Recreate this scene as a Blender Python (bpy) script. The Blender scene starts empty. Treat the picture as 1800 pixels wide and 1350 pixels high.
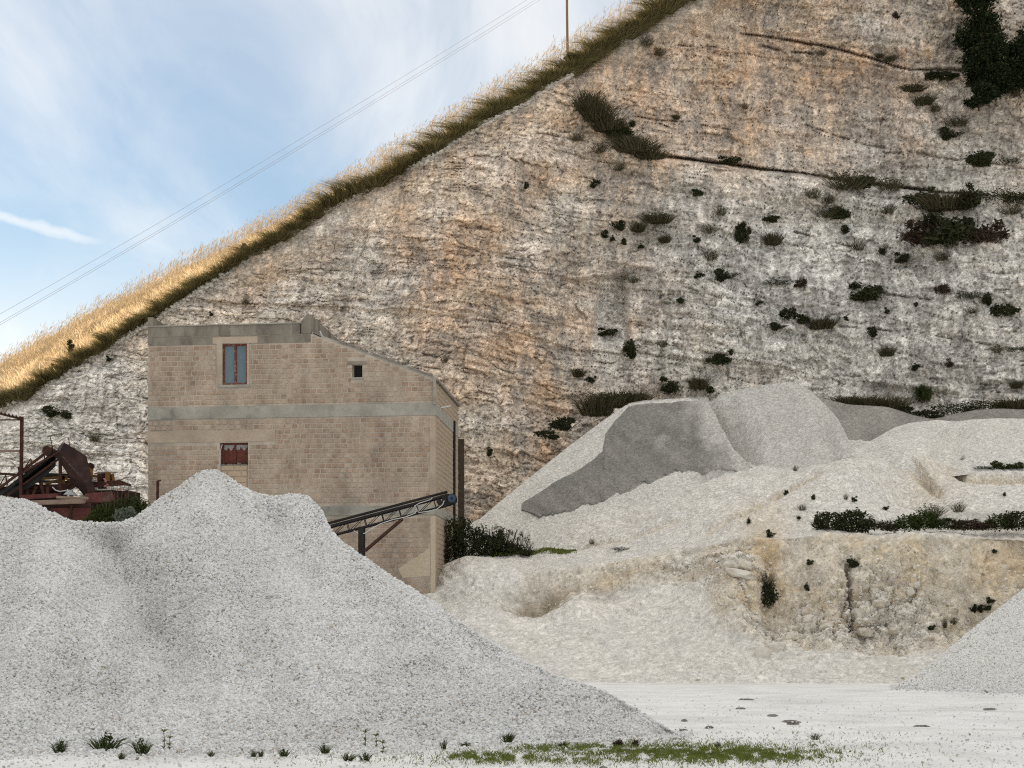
import bpy, math, random
import numpy as np
from mathutils import Vector, Matrix
random.seed(4); RS = np.random.RandomState(11)
S = bpy.context.scene
COL = S.collection

# ------------------------------------------------------------------ camera, sky, sun, exposure
F, YH, HC = 3000.0, 1115.0, 1.6          # focal length in px of an 1800 px wide frame, horizon row, eye height
cd = bpy.data.cameras.new('camera'); cam = bpy.data.objects.new('camera', cd); COL.objects.link(cam)
cam.location = (0, 0, HC); cam.rotation_euler = (math.radians(90), 0, 0)
cd.sensor_width = 36; cd.lens = 36 * F / 1800; cd.shift_y = (YH - 675) / 1800; cd.clip_start = .5; cd.clip_end = 6000
S.camera = cam
SUN_EL = math.radians(9.5); SUN_AZ = math.radians(-48)          # azimuth from +Y towards +X: sun low, behind the hill on the left
sd = Vector((math.sin(SUN_AZ) * math.cos(SUN_EL), math.cos(SUN_AZ) * math.cos(SUN_EL), math.sin(SUN_EL)))
sl = bpy.data.lights.new('sun', 'SUN'); sl.energy = 5.0; sl.angle = math.radians(.5); sl.color = (1, .76, .50)
so = bpy.data.objects.new('sun', sl); COL.objects.link(so); so.rotation_euler = sd.to_track_quat('Z', 'Y').to_euler(); so.location = (-60, 200, 90)

world = bpy.data.worlds.new('World'); S.world = world; world.use_nodes = True
wt = world.node_tree; wn = wt.nodes; wl = wt.links; wn.clear()
def N(nt, typ, **kw):
    n = nt.nodes.new(typ)
    for k, v in kw.items():
        if k == 'ins':
            for a, b in v.items(): n.inputs[a].default_value = b
        else: setattr(n, k, v)
    return n
out = N(wt, 'ShaderNodeOutputWorld'); bg = N(wt, 'ShaderNodeBackground')
sky = N(wt, 'ShaderNodeTexSky', sky_type='NISHITA', sun_disc=False, sun_elevation=SUN_EL, sun_rotation=SUN_AZ,
        altitude=100, air_density=1.0, dust_density=.4, ozone_density=2.6)
tc = N(wt, 'ShaderNodeTexCoord')
sep = N(wt, 'ShaderNodeSeparateXYZ'); wl.new(tc.outputs['Generated'], sep.inputs[0])
# clouds live on a flat sheet high overhead: direction / elevation
zz = N(wt, 'ShaderNodeMath', operation='ADD', ins={1: .18}); za = N(wt, 'ShaderNodeMath', operation='ABSOLUTE')
wl.new(sep.outputs[2], za.inputs[0]); wl.new(za.outputs[0], zz.inputs[0])
dv = N(wt, 'ShaderNodeVectorMath', operation='DIVIDE'); cz = N(wt, 'ShaderNodeCombineXYZ')
for i in range(3): wl.new(zz.outputs[0], cz.inputs[i])
wl.new(tc.outputs['Generated'], dv.inputs[0]); wl.new(cz.outputs[0], dv.inputs[1])
mp = N(wt, 'ShaderNodeMapping'); mp.inputs['Rotation'].default_value = (0, 0, math.radians(38)); mp.inputs['Scale'].default_value = (2.2, .8, 1); mp.inputs['Location'].default_value = (3.3, .4, 0)
wl.new(dv.outputs[0], mp.inputs[0])
n1 = N(wt, 'ShaderNodeTexNoise', ins={'Scale': 1.6, 'Detail': 9, 'Roughness': .56, 'Distortion': .5}); wl.new(mp.outputs[0], n1.inputs['Vector'])
n2 = N(wt, 'ShaderNodeTexNoise', ins={'Scale': .7, 'Detail': 3, 'Roughness': .5}); wl.new(dv.outputs[0], n2.inputs['Vector'])
ad = N(wt, 'ShaderNodeMath', operation='ADD'); wl.new(n1.outputs['Fac'], ad.inputs[0]); wl.new(n2.outputs['Fac'], ad.inputs[1])
cr = N(wt, 'ShaderNodeMapRange', ins={1: .86, 2: 1.40, 3: .14, 4: .80}); cr.interpolation_type = 'SMOOTHSTEP'; wl.new(ad.outputs[0], cr.inputs[0])
# thicker veil low down, as the photograph's white horizon shows
hz = N(wt, 'ShaderNodeMapRange', ins={1: .13, 2: .23, 3: .60, 4: 0.0}); hz.interpolation_type = 'SMOOTHSTEP'; wl.new(za.outputs[0], hz.inputs[0])
mx = N(wt, 'ShaderNodeMath', operation='ADD'); mx.use_clamp = True; wl.new(cr.outputs[0], mx.inputs[0]); wl.new(hz.outputs[0], mx.inputs[1])
# cloud sheet thickened overhead, out of view, to lift the soft light below
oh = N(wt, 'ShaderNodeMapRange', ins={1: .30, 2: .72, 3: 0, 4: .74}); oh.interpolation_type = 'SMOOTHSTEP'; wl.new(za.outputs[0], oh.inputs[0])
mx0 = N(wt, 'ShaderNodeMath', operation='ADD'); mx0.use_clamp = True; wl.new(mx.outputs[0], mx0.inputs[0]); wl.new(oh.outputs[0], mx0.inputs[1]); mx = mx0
# contrail: a straight streak in the sky, its plane through the eye
ca = Vector(((-60 - 900) / F, 1, (YH - 366) / F)); cb = Vector(((235 - 900) / F, 1, (YH - 440) / F))
cn = ca.cross(cb).normalized(); cm = cb.normalized(); ct = (ca - cb).normalized()
dn = N(wt, 'ShaderNodeVectorMath', operation='DOT_PRODUCT'); dn.inputs[1].default_value = cn
nv = N(wt, 'ShaderNodeVectorMath', operation='NORMALIZE'); wl.new(tc.outputs['Generated'], nv.inputs[0]); wl.new(nv.outputs[0], dn.inputs[0])
wob = N(wt, 'ShaderNodeTexNoise', ins={'Scale': 60, 'Detail': 5}); wl.new(nv.outputs[0], wob.inputs['Vector'])
wm = N(wt, 'ShaderNodeMath', operation='MULTIPLY_ADD', ins={1: .008, 2: -.004}); wl.new(wob.outputs['Fac'], wm.inputs[0])
da = N(wt, 'ShaderNodeMath', operation='ADD'); wl.new(dn.outputs['Value'], da.inputs[0]); wl.new(wm.outputs[0], da.inputs[1])
db = N(wt, 'ShaderNodeMath', operation='ABSOLUTE'); wl.new(da.outputs[0], db.inputs[0])
cw = N(wt, 'ShaderNodeMapRange', ins={1: .0004, 2: .0056, 3: .55, 4: 0}); cw.interpolation_type = 'SMOOTHSTEP'; wl.new(db.outputs[0], cw.inputs[0])
dt = N(wt, 'ShaderNodeVectorMath', operation='DOT_PRODUCT'); dt.inputs[1].default_value = ct; wl.new(nv.outputs[0], dt.inputs[0])
t0 = cm.dot(ct)
ce = N(wt, 'ShaderNodeMapRange', ins={1: t0 - .004, 2: t0 + .03, 3: 0, 4: 1}); wl.new(dt.outputs['Value'], ce.inputs[0])
cc = N(wt, 'ShaderNodeMath', operation='MULTIPLY'); wl.new(cw.outputs[0], cc.inputs[0]); wl.new(ce.outputs[0], cc.inputs[1])
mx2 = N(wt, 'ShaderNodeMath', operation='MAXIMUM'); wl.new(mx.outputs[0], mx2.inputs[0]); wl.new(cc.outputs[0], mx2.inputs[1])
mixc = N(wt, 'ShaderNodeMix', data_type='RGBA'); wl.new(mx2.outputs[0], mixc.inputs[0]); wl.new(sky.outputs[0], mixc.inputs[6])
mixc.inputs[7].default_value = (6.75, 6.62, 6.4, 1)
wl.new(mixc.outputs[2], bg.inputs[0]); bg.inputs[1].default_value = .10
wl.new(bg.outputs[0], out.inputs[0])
S.view_settings.view_transform = 'Standard'; S.view_settings.look = 'None'; S.view_settings.gamma = 1
S.view_settings.use_curve_mapping = False; S.view_settings.exposure = .74
S.render.film_transparent = False
try:
    S.cycles.max_bounces = 5; S.cycles.diffuse_bounces = 3; S.cycles.use_denoising = False
    S.cycles.pixel_filter_type = 'BLACKMAN_HARRIS'; S.cycles.filter_width = 1.15
except Exception: pass

# ------------------------------------------------------------------ numeric helpers
def W(px, py, Y): return np.stack(np.broadcast_arrays((np.asarray(px, float) - 900) / F * Y, np.asarray(Y, float), HC + (YH - np.asarray(py, float)) / F * Y), -1)
def P(px, py, Y): return Vector(((px - 900) / F * Y, Y, HC + (YH - py) / F * Y))
_p = np.random.RandomState(3).permutation(256); PERM = np.concatenate([_p, _p, _p]).astype(np.int64)
_g = np.random.RandomState(5).normal(size=(256, 3)); GRAD = _g / np.linalg.norm(_g, axis=1, keepdims=True)
def pn(x, y, z=0.0):
    x, y, z = np.broadcast_arrays(np.asarray(x, float), np.asarray(y, float), np.asarray(z, float))
    xi = np.floor(x).astype(np.int64); yi = np.floor(y).astype(np.int64); zi = np.floor(z).astype(np.int64)
    xf, yf, zf = x - xi, y - yi, z - zi
    fu = lambda t: t * t * t * (t * (t * 6 - 15) + 10)
    u, v, w = fu(xf), fu(yf), fu(zf); r = 0
    for i in (0, 1):
        for j in (0, 1):
            for k in ((0, 1) if z.any() else (0,)):
                h = PERM[PERM[PERM[(xi + i) & 255] + ((yi + j) & 255)] + ((zi + k) & 255)] & 255
                g = GRAD[h]
                r = r + (g[..., 0] * (xf - i) + g[..., 1] * (yf - j) + g[..., 2] * (zf - k)) * (u if i else 1 - u) * (v if j else 1 - v) * (w if k else 1 - w)
    return r * 1.6
def fbm(x, y, o=4, g=.5, s=0.0):
    r = 0; a = 1
    for i in range(o):
        r = r + a * pn(x * 2 ** i + s + 17.3 * i, y * 2 ** i - s + 9.1 * i); a *= g
    return r
def worley(u, v, seed=0):
    ui = np.floor(u).astype(np.int64); vi = np.floor(v).astype(np.int64)
    f1 = np.full(u.shape, 9.0); f2 = f1.copy(); idv = np.zeros(u.shape)
    for i in (-1, 0, 1):
        for j in (-1, 0, 1):
            h = PERM[PERM[(ui + i + seed * 13) & 255] + ((vi + j + seed * 7) & 255)]
            h2 = PERM[h + 91]; h3 = PERM[h2 + 37]
            d = np.maximum(abs(ui + i + .15 + .7 * h / 255 - u), abs(vi + j + .15 + .7 * h2 / 255 - v))
            n = d < f1
            f2 = np.where(n, f1, np.minimum(f2, d)); idv = np.where(n, h3 / 255, idv); f1 = np.where(n, d, f1)
    return f1, f2, idv
def sst(a, b, x):
    t = np.clip((np.asarray(x, float) - a) / (b - a), 0, 1); return t * t * (3 - 2 * t)
def curve(pts, smooth=0):
    a = np.array(sorted(pts), float)
    def f(x):
        x = np.asarray(x, float)
        if not smooth: return np.interp(x, a[:, 0], a[:, 1])
        ks = np.linspace(-1, 1, 9); wts = np.exp(-ks ** 2 * 2); wts /= wts.sum(); r = 0
        for k, w in zip(ks, wts): r = r + w * np.interp(x + k * smooth, a[:, 0], a[:, 1])
        return r
    return f
def blob(px, py, cx, cy, rx, ry): return np.exp(-(((px - cx) / rx) ** 2 + ((py - cy) / ry) ** 2))

# ------------------------------------------------------------------ object helpers
def mesh(name, v, faces, attrs=None, smooth=False, uni=4):
    """faces: (n,3) or (n,4) int array, or a list of lists"""
    me = bpy.data.meshes.new(name); v = np.asarray(v, np.float32).reshape(-1, 3)
    if isinstance(faces, np.ndarray):
        k = faces.shape[1]; n = len(faces)
        me.vertices.add(len(v)); me.vertices.foreach_set('co', v.ravel())
        me.loops.add(n * k); me.loops.foreach_set('vertex_index', faces.astype(np.int32).ravel())
        me.polygons.add(n); me.polygons.foreach_set('loop_start', np.arange(0, n * k, k, dtype=np.int32))
        me.polygons.foreach_set('loop_total', np.full(n, k, np.int32))
        me.update(calc_edges=True)
    else:
        me.from_pydata([tuple(map(float, q)) for q in v], [], faces)
    if smooth: me.polygons.foreach_set('use_smooth', np.ones(len(me.polygons), bool))
    for an, val in (attrs or {}).items():
        val = np.asarray(val, np.float32)
        if val.ndim == 2:
            if val.shape[1] == 3: val = np.concatenate([val, np.ones((len(val), 1), np.float32)], 1)
            at = me.attributes.new(an, 'FLOAT_COLOR', 'POINT'); at.data.foreach_set('color', val.ravel())
        else:
            at = me.attributes.new(an, 'FLOAT', 'POINT'); at.data.foreach_set('value', val)
    return me
def org(o):
    p = Vector((0, 0, 0))
    while o: p = p + o.location; o = o.parent
    return p
def link(name, me, m, parent=None, **props):
    o = bpy.data.objects.new(name, me); COL.objects.link(o)
    if m is not None and me is not None and not me.materials: me.materials.append(m)
    if parent is not None: o.parent = parent
    for k, v in props.items(): o[k] = v
    return o
def put(name, v, faces, m, parent=None, attrs=None, smooth=False, **props):
    """world-space vertices; a part is stored relative to the thing that owns it, a top-level one to its own base"""
    v = np.asarray(v, float).reshape(-1, 3)
    if parent is not None:
        me = mesh(name, v - np.array(org(parent)), faces, attrs, smooth); return link(name, me, m, parent, **props)
    me = mesh(name, v, faces, attrs, smooth); return link(name, me, m, None, **props)
def thing(name, loc, label, cat, group=None, rz=0):
    o = bpy.data.objects.new(name, None); COL.objects.link(o); o.location = loc; o.rotation_euler = (0, 0, rz); o.empty_display_size = .2
    o['label'] = label; o['category'] = cat
    if group: o['group'] = group
    return o
def gridfaces(r, c):
    i = np.arange(r * c).reshape(r, c)
    return np.stack([i[:-1, :-1], i[:-1, 1:], i[1:, 1:], i[1:, :-1]], -1).reshape(-1, 4)
class MB:
    """collects boxes, bars and tubes into one mesh"""
    def __init__(s): s.v = []; s.f = []
    def add(s, vs, fs):
        b = len(s.v); s.v += [tuple(q) for q in vs]; s.f += [[b + i for i in f] for f in fs]; return s
    def bar(s, a, b, w, h, up=(0, 0, 1)):
        a, b = Vector(a), Vector(b); d = (b - a).normalized(); up = Vector(up)
        x = d.cross(up)
        if x.length < 1e-3: x = d.cross(Vector((1, 0, 0)))
        x.normalize(); y = x.cross(d).normalized(); vs = []
        for p in (a, b):
            for i, j in ((-1, -1), (1, -1), (1, 1), (-1, 1)): vs.append(p + x * (i * w / 2) + y * (j * h / 2))
        return s.add(vs, [[3, 2, 1, 0], [4, 5, 6, 7], [0, 1, 5, 4], [1, 2, 6, 5], [2, 3, 7, 6], [3, 0, 4, 7]])
    def tube(s, pts, r, n=8, cap=True):
        pts = [Vector(p) for p in pts]; rs = r if isinstance(r, (list, tuple)) else [r] * len(pts); vs = []; fs = []; pr = None
        for i, p in enumerate(pts):
            d = (pts[min(i + 1, len(pts) - 1)] - pts[max(i - 1, 0)]).normalized()
            x = d.cross(Vector((0, 0, 1))) if abs(d.z) < .95 else d.cross(Vector((0, 1, 0)))
            x.normalize(); y = d.cross(x)
            for k in range(n):
                a = 2 * math.pi * k / n; vs.append(p + x * (math.cos(a) * rs[i]) + y * (math.sin(a) * rs[i]))
            if i:
                for k in range(n): fs.append([(i - 1) * n + k, (i - 1) * n + (k + 1) % n, i * n + (k + 1) % n, i * n + k])
        if cap: fs += [list(range(n))[::-1], [len(vs) - n + k for k in range(n)]]
        return s.add(vs, fs)
    def disc(s, c, ax, r, w, n=20):
        ax = Vector(ax).normalized(); return s.tube([Vector(c) - ax * w / 2, Vector(c) + ax * w / 2], r, n)
    def plate(s, pts, t):
        pts = [Vector(p) for p in pts]; nn = (pts[1] - pts[0]).cross(pts[2] - pts[0]).normalized() * (t / 2); n = len(pts)
        vs = [p + nn for p in pts] + [p - nn for p in pts]
        fs = [list(range(n)), list(range(n, 2 * n))[::-1]] + [[(i + 1) % n, i, n + i, n + (i + 1) % n] for i in range(n)]
        return s.add(vs, fs)
    def put(s, name, m, parent=None, smooth=False, **props): return put(name, s.v, s.f, m, parent, None, smooth, **props)

# ------------------------------------------------------------------ materials
def mat(name, c1, c2=None, scale=4, rough=.9, bump=.3, bscale=30, metal=0, attr=None, detail=8, lo=.35, hi=.65, speck=None, bdist=.02, stretch=None, spec=.3, c3=None, s3=1.0, rndc=None, cell=None, fine=None):
    m = bpy.data.materials.new(name); m.use_nodes = True; nt = m.node_tree; L = nt.links; nt.nodes.clear()
    o = N(nt, 'ShaderNodeOutputMaterial'); b = N(nt, 'ShaderNodeBsdfPrincipled'); L.new(b.outputs[0], o.inputs[0])
    b.inputs['Roughness'].default_value = rough; b.inputs['Metallic'].default_value = metal; b.inputs['Specular IOR Level'].default_value = spec
    g = N(nt, 'ShaderNodeNewGeometry'); vec = g.outputs['Position']
    if stretch:
        mpn = N(nt, 'ShaderNodeMapping'); mpn.inputs['Scale'].default_value = stretch; L.new(vec, mpn.inputs[0]); vec = mpn.outputs[0]
    def noise(sc, de=detail, ro=.6):
        n = N(nt, 'ShaderNodeTexNoise', ins={'Scale': sc, 'Detail': de, 'Roughness': ro}); L.new(vec, n.inputs['Vector']); return n.outputs['Fac']
    def ramp(s, a, bb, x=0, y=1):
        r = N(nt, 'ShaderNodeMapRange', ins={1: a, 2: bb, 3: x, 4: y}); L.new(s, r.inputs[0]); return r.outputs[0]
    def mix(f, a, bb, mode='MIX'):
        q = N(nt, 'ShaderNodeMix', data_type='RGBA', blend_type=mode)
        for s, i in ((f, 0), (a, 6), (bb, 7)):
            if isinstance(s, (tuple, list)): q.inputs[i].default_value = (*s[:3], 1)
            elif isinstance(s, (int, float)): q.inputs[i].default_value = s
            else: L.new(s, q.inputs[i])
        return q.outputs[2]
    if attr:
        a = N(nt, 'ShaderNodeAttribute', attribute_name=attr); col = a.outputs['Color']
        if c2 is not None: col = mix(1.0, col, mix(ramp(noise(scale), lo, hi), c1, c2), 'MULTIPLY')
    else:
        col = mix(ramp(noise(scale), lo, hi), c1, c2) if c2 is not None else c1
    if c3: col = mix(ramp(noise(s3, 5), .5, .68), col, c3)
    if rndc:      # per leaf / stone / block variation
        a = N(nt, 'ShaderNodeAttribute', attribute_name='rnd'); oi = N(nt, 'ShaderNodeObjectInfo')
        ad_ = N(nt, 'ShaderNodeMath', operation='ADD'); L.new(a.outputs['Fac'], ad_.inputs[0]); L.new(oi.outputs['Random'], ad_.inputs[1])
        fr = N(nt, 'ShaderNodeMath', operation='FRACT'); L.new(ad_.outputs[0], fr.inputs[0])
        col = mix(ramp(fr.outputs[0], 0, 1, 0, rndc[1]), col, rndc[0])
    if fine:      # extra layers of grain: (scale, contrast from, to, stretch of the height axis)
        for sc, a_, b_, zst in fine:
            fm = N(nt, 'ShaderNodeMapping'); fm.inputs['Scale'].default_value = (1, 1, zst); L.new(g.outputs['Position'], fm.inputs[0])
            fn = N(nt, 'ShaderNodeTexNoise', ins={'Scale': sc, 'Detail': 4, 'Roughness': .7}); L.new(fm.outputs[0], fn.inputs['Vector'])
            f_ = ramp(fn.outputs['Fac'], .34, .62, a_, b_); cm_ = N(nt, 'ShaderNodeCombineXYZ')
            for i in range(3): L.new(f_, cm_.inputs[i])
            q = N(nt, 'ShaderNodeMix', data_type='RGBA', blend_type='MULTIPLY'); q.inputs[0].default_value = 1
            if isinstance(col, tuple): q.inputs[6].default_value = (*col[:3], 1)
            else: L.new(col, q.inputs[6])
            L.new(cm_.outputs[0], q.inputs[7]); col = q.outputs[2]
    if cell:      # each stone its own tone: (scale, darkest, palest)
        for sc, a_, b_ in cell:
            vo = N(nt, 'ShaderNodeTexVoronoi', ins={'Scale': sc}); L.new(vec, vo.inputs['Vector']); sp = N(nt, 'ShaderNodeSeparateXYZ'); L.new(vo.outputs['Color'], sp.inputs[0])
            f_ = ramp(sp.outputs[1], 0, 1, a_, b_); cm_ = N(nt, 'ShaderNodeCombineXYZ')
            for i in range(3): L.new(f_, cm_.inputs[i])
            col = mix(1.0, col, cm_.outputs[0], 'MULTIPLY')
    if speck:     # (scale, threshold, colour): single darker stones
        for sc, th, cc_ in speck:
            vo = N(nt, 'ShaderNodeTexVoronoi', ins={'Scale': sc}); L.new(vec, vo.inputs['Vector'])
            sp = N(nt, 'ShaderNodeSeparateXYZ'); L.new(vo.outputs['Color'], sp.inputs[0])
            col = mix(ramp(sp.outputs[0], th, th + .12), col, cc_)
    if isinstance(col, tuple): b.inputs['Base Color'].default_value = (*col, 1)
    else: L.new(col, b.inputs['Base Color'])
    if bump:
        bn = N(nt, 'ShaderNodeBump', ins={'Strength': bump, 'Distance': bdist}); L.new(noise(bscale, 6, .65), bn.inputs['Height']); L.new(bn.outputs[0], b.inputs['Normal'])
    return m
def leafmat(name, c1, c2, trans=.25, rough=.75):
    m = bpy.data.materials.new(name); m.use_nodes = True; nt = m.node_tree; L = nt.links; nt.nodes.clear()
    o = N(nt, 'ShaderNodeOutputMaterial'); d = N(nt, 'ShaderNodeBsdfDiffuse'); t = N(nt, 'ShaderNodeBsdfTranslucent'); ms = N(nt, 'ShaderNodeMixShader', ins={0: trans})
    a = N(nt, 'ShaderNodeAttribute', attribute_name='rnd'); q = N(nt, 'ShaderNodeMix', data_type='RGBA')
    L.new(a.outputs['Fac'], q.inputs[0]); q.inputs[6].default_value = (*c1, 1); q.inputs[7].default_value = (*c2, 1)
    L.new(q.outputs[2], d.inputs[0]); L.new(q.outputs[2], t.inputs[0]); L.new(d.outputs[0], ms.inputs[1]); L.new(t.outputs[0], ms.inputs[2]); L.new(ms.outputs[0], o.inputs[0])
    return m
M = {}
M['ground'] = mat('white_gravel_ground', (.72, .705, .665), (.84, .825, .785), scale=.9, rough=.95, bump=.6, bscale=24, bdist=.02, speck=[(26, .93, (.42, .41, .39)), (9, .965, (.5, .47, .42))], c3=(.62, .60, .56), s3=.35)
M['gravel_base'] = mat('gravel_shaded_gaps', (.52, .52, .50), (.66, .66, .64), scale=14, rough=.95, bump=1, bscale=22, bdist=.05)
M['gravel_far'] = mat('gravel_pale', (.86, .86, .86), (1.08, 1.08, 1.08), scale=7, attr='col', rough=.95, bump=1, bscale=11, bdist=.07, cell=[(15, .74, 1.2), (7, .92, 1.1)], speck=[(14, .955, (.40, .38, .35))])
M['rock'] = mat('quarry_rock', (.74, .735, .73), (1.16, 1.16, 1.155), scale=5.5, attr='col', rough=.95, bump=1.0, bscale=6, bdist=.13, lo=.36, hi=.62, fine=[(6, .70, 1.22, 2.4), (4, .80, 1.15, .8), (13, .64, 1.3, 2.0)])
M['earth'] = mat('bank_earth', (.86, .86, .855), (1.12, 1.12, 1.12), scale=5, attr='col', rough=.95, bump=1.0, bscale=9, bdist=.10, lo=.36, hi=.62, cell=[(13, .86, 1.12)], fine=[(6, .90, 1.1, 1)])
M['hill'] = mat('dry_hill_soil', (.40, .29, .14), (.52, .40, .22), scale=1.5, rough=1, bump=.4)
M['mortar'] = mat('mortar', (.43, .365, .29), (.53, .455, .37), scale=2.0, rough=.95, bump=.5, bscale=14, c3=(.33, .29, .245), s3=.5, fine=[(.9, .84, 1.08, .5)])
M['block'] = mat('tufa_block', (.29, .20, .142), (.42, .295, .21), scale=5, rough=.95, bump=.8, bscale=16, bdist=.03, c3=(.50, .42, .33), s3=.7, rndc=((.46, .37, .285), .9), fine=[(.9, .78, 1.12, .5), (2.2, .88, 1.08, 1)])
M['infill'] = mat('pale_infill_block', (.46, .35, .24), (.54, .42, .30), scale=3, rough=.95, bump=.5, bscale=20, rndc=((.42, .33, .24), .5))
M['concrete'] = mat('old_concrete', (.30, .28, .235), (.43, .405, .345), scale=2.2, rough=.95, bump=.6, bscale=12, c3=(.22, .205, .18), s3=1.1)
M['stained'] = mat('stained_concrete', (.185, .162, .13), (.30, .265, .215), scale=1.6, rough=.95, bump=.6, bscale=12, c3=(.115, .103, .085), s3=1.4, stretch=(1, 1, .45))
M['plaster'] = mat('tan_plaster', (.40, .315, .23), (.49, .40, .31), scale=1.3, rough=.95, bump=.3, bscale=16, c3=(.33, .27, .21), s3=.6)
M['paleplaster'] = mat('pale_plaster', (.52, .43, .31), (.60, .51, .38), scale=1.1, rough=.95, bump=.3, bscale=16)
M['redframe'] = mat('red_painted_timber', (.20, .028, .018), (.13, .03, .02), scale=8, rough=.6, bump=.2, c3=(.33, .22, .14), s3=9)
M['glass'] = mat('window_glass', (.10, .155, .18), (.12, .18, .205), scale=.7, rough=.12, bump=0, spec=.5)
M['shutter'] = mat('red_brown_shutter', (.10, .022, .014), (.17, .05, .028), scale=5, rough=.7, bump=.3, stretch=(1, 1, 5), c3=(.05, .02, .015), s3=4)
M['curtain'] = mat('grey_lace', (.42, .42, .40), (.30, .29, .28), scale=20, rough=1, bump=.2)
M['rust'] = mat('rusty_steel', (.034, .013, .010), (.080, .027, .017), scale=4, rough=.85, bump=.4, bscale=30, c3=(.035, .016, .013), s3=2.5)
M['rustdark'] = mat('dark_rusty_sheet', (.020, .009, .0075), (.036, .014, .011), scale=1.8, rough=.8, bump=.35, bscale=9, c3=(.06, .030, .024), s3=1.1)
M['redpaint'] = mat('faded_red_paint', (.115, .032, .027), (.07, .022, .018), scale=3, rough=.8, bump=.3, c3=(.15, .07, .055), s3=2)
M['yellow'] = mat('weathered_yellow_paint', (.30, .15, .025), (.15, .075, .022), scale=6, rough=.7, bump=.3)
M['black'] = mat('black_steel', (.007, .006, .006), (.018, .013, .011), scale=6, rough=.6, bump=.2)
M['rubber'] = mat('worn_rubber_belt', (.012, .012, .012), (.024, .023, .022), scale=8, rough=.8, bump=.5, bscale=14)
M['drum'] = mat('blue_drum', (.045, .075, .13), (.03, .05, .09), scale=5, rough=.5, bump=.2)
M['cable'] = mat('white_cable', (.62, .62, .60), (.5, .5, .48), scale=9, rough=.5, bump=0)
M['timber'] = mat('grey_timber', (.20, .14, .105), (.30, .22, .17), scale=3, rough=.9, bump=.4, stretch=(1, 6, 6))
M['white_sheet'] = mat('white_sheet', (.62, .62, .62), (.5, .5, .5), scale=2, rough=.7, bump=.2)
M['wire'] = mat('grey_wire', (.42, .42, .43), None, bump=0, rough=.6)
M['polewood'] = mat('pole_wood', (.22, .15, .08), (.30, .21, .12), scale=5, rough=.9, bump=.3, stretch=(4, 4, .5))
M['tile'] = mat('roof_tile', (.22, .19, .165), (.32, .28, .24), scale=4, rough=.95, bump=.4, c3=(.15, .14, .12), s3=2)
M['dark'] = mat('dark_interior', (.02, .018, .016), None, bump=0)
M['dirt'] = mat('dark_damp_dirt', (.16, .14, .125), (.25, .225, .20), scale=6, rough=1, bump=.8, bscale=20)
M['bark'] = mat('bark', (.06, .045, .032), (.10, .075, .055), scale=8, rough=1, bump=.6)
M['pebble'] = None
L_dark = leafmat('dark_leaves', (.022, .027, .014), (.085, .090, .045))
L_scrub = leafmat('olive_scrub_grass', (.040, .038, .020), (.150, .130, .075))
L_green = leafmat('green_leaves', (.030, .042, .013), (.085, .105, .036))
L_brown = leafmat('brown_heath', (.045, .030, .022), (.12, .085, .062))
L_grey = leafmat('grey_green_leaves', (.12, .14, .11), (.22, .25, .20))
L_pine = leafmat('pine_needles', (.012, .018, .009), (.050, .062, .028), trans=.1)
L_gold = leafmat('golden_dry_grass', (.60, .46, .27), (.84, .72, .52), trans=.45)
L_plume = leafmat('pale_seed_heads', (.34, .28, .19), (.55, .46, .33), trans=.4)
L_tuss = leafmat('tussock_grass', (.070, .066, .026), (.24, .20, .095), trans=.3)
L_lawn = leafmat('short_green_grass', (.085, .115, .022), (.20, .22, .06), trans=.3)
L_flower = leafmat('pink_flowers', (.42, .20, .17), (.55, .33, .28))

# ================================================================== THE SETTING
# ------------------------------------------------------------------ ground: one sheet to the horizon
xs = np.concatenate([[-1500, -400, -120], np.arange(-45, 46, .45), [120, 400, 1500]])
ys = np.concatenate([[-300, -60, 0, 10], np.arange(17, 60, .4), [70, 90, 200, 600, 2500]])
gx, gy = np.meshgrid(xs, ys)
gz = np.where((abs(gx) < 45) & (gy > 14) & (gy < 60), .035 * fbm(gx / 3, gy / 3, 4) - .02, 0)
put('ground', np.stack([gx, gy, gz], -1), gridfaces(*gx.shape), M['ground'], smooth=True, kind='structure')

# ------------------------------------------------------------------ cliff: quarried face leaning back, benched along the ledge
edge = curve([(-2600, 480), (-1500, 590), (-700, 680), (-300, 735), (-60, 741), (0, 716), (38, 699), (89, 672), (136, 640), (178, 616), (219, 589), (261, 566), (333, 517), (397, 478), (444, 444), (500, 414), (560, 376), (640, 336), (700, 303), (760, 270), (830, 227), (850, 214), (917, 181), (969, 147), (1014, 122), (1044, 97), (1100, 64), (1164, 22), (1206, 0), (1300, -58), (1420, -110), (1600, -150), (2400, -190)], 10)  # left of the frame the unseen edge is raised to block the sun
cx = np.concatenate([np.arange(-2600, -60, 40), np.arange(-60, 1860, 2.0), np.arange(1860, 2500, 20)]); nr = 430
YF = curve([(-2600, 60), (-1500, 84), (-60, 91), (260, 90), (560, 89), (760, 87.0), (900, 88.5), (1000, 90), (1400, 91), (1900, 90), (2500, 82)], 60)
def cliff_top_depth(px):
    return YF(px) + .26 * (YH - edge(px)) / F * 95 + 1.0
gxx, tt = np.meshgrid(cx, np.linspace(0, 1, nr)); yf = YF(gxx); e = edge(gxx)
pyf = 965.0
py = pyf + (e - pyf) * tt
yb = yf + (cliff_top_depth(gxx) - yf) * tt ** 1.15
X = (gxx - 900) / F * yb; Z = HC + (YH - py) / F * yb
ledge = curve([(1000, 100), (1012, 150), (1022, 180), (1060, 228), (1110, 262), (1160, 283), (1330, 300), (1440, 315), (1600, 340), (1800, 352), (2100, 380)])
wig = 5 * fbm(X / 3, Z * 0 + 3.1, 4)
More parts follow.
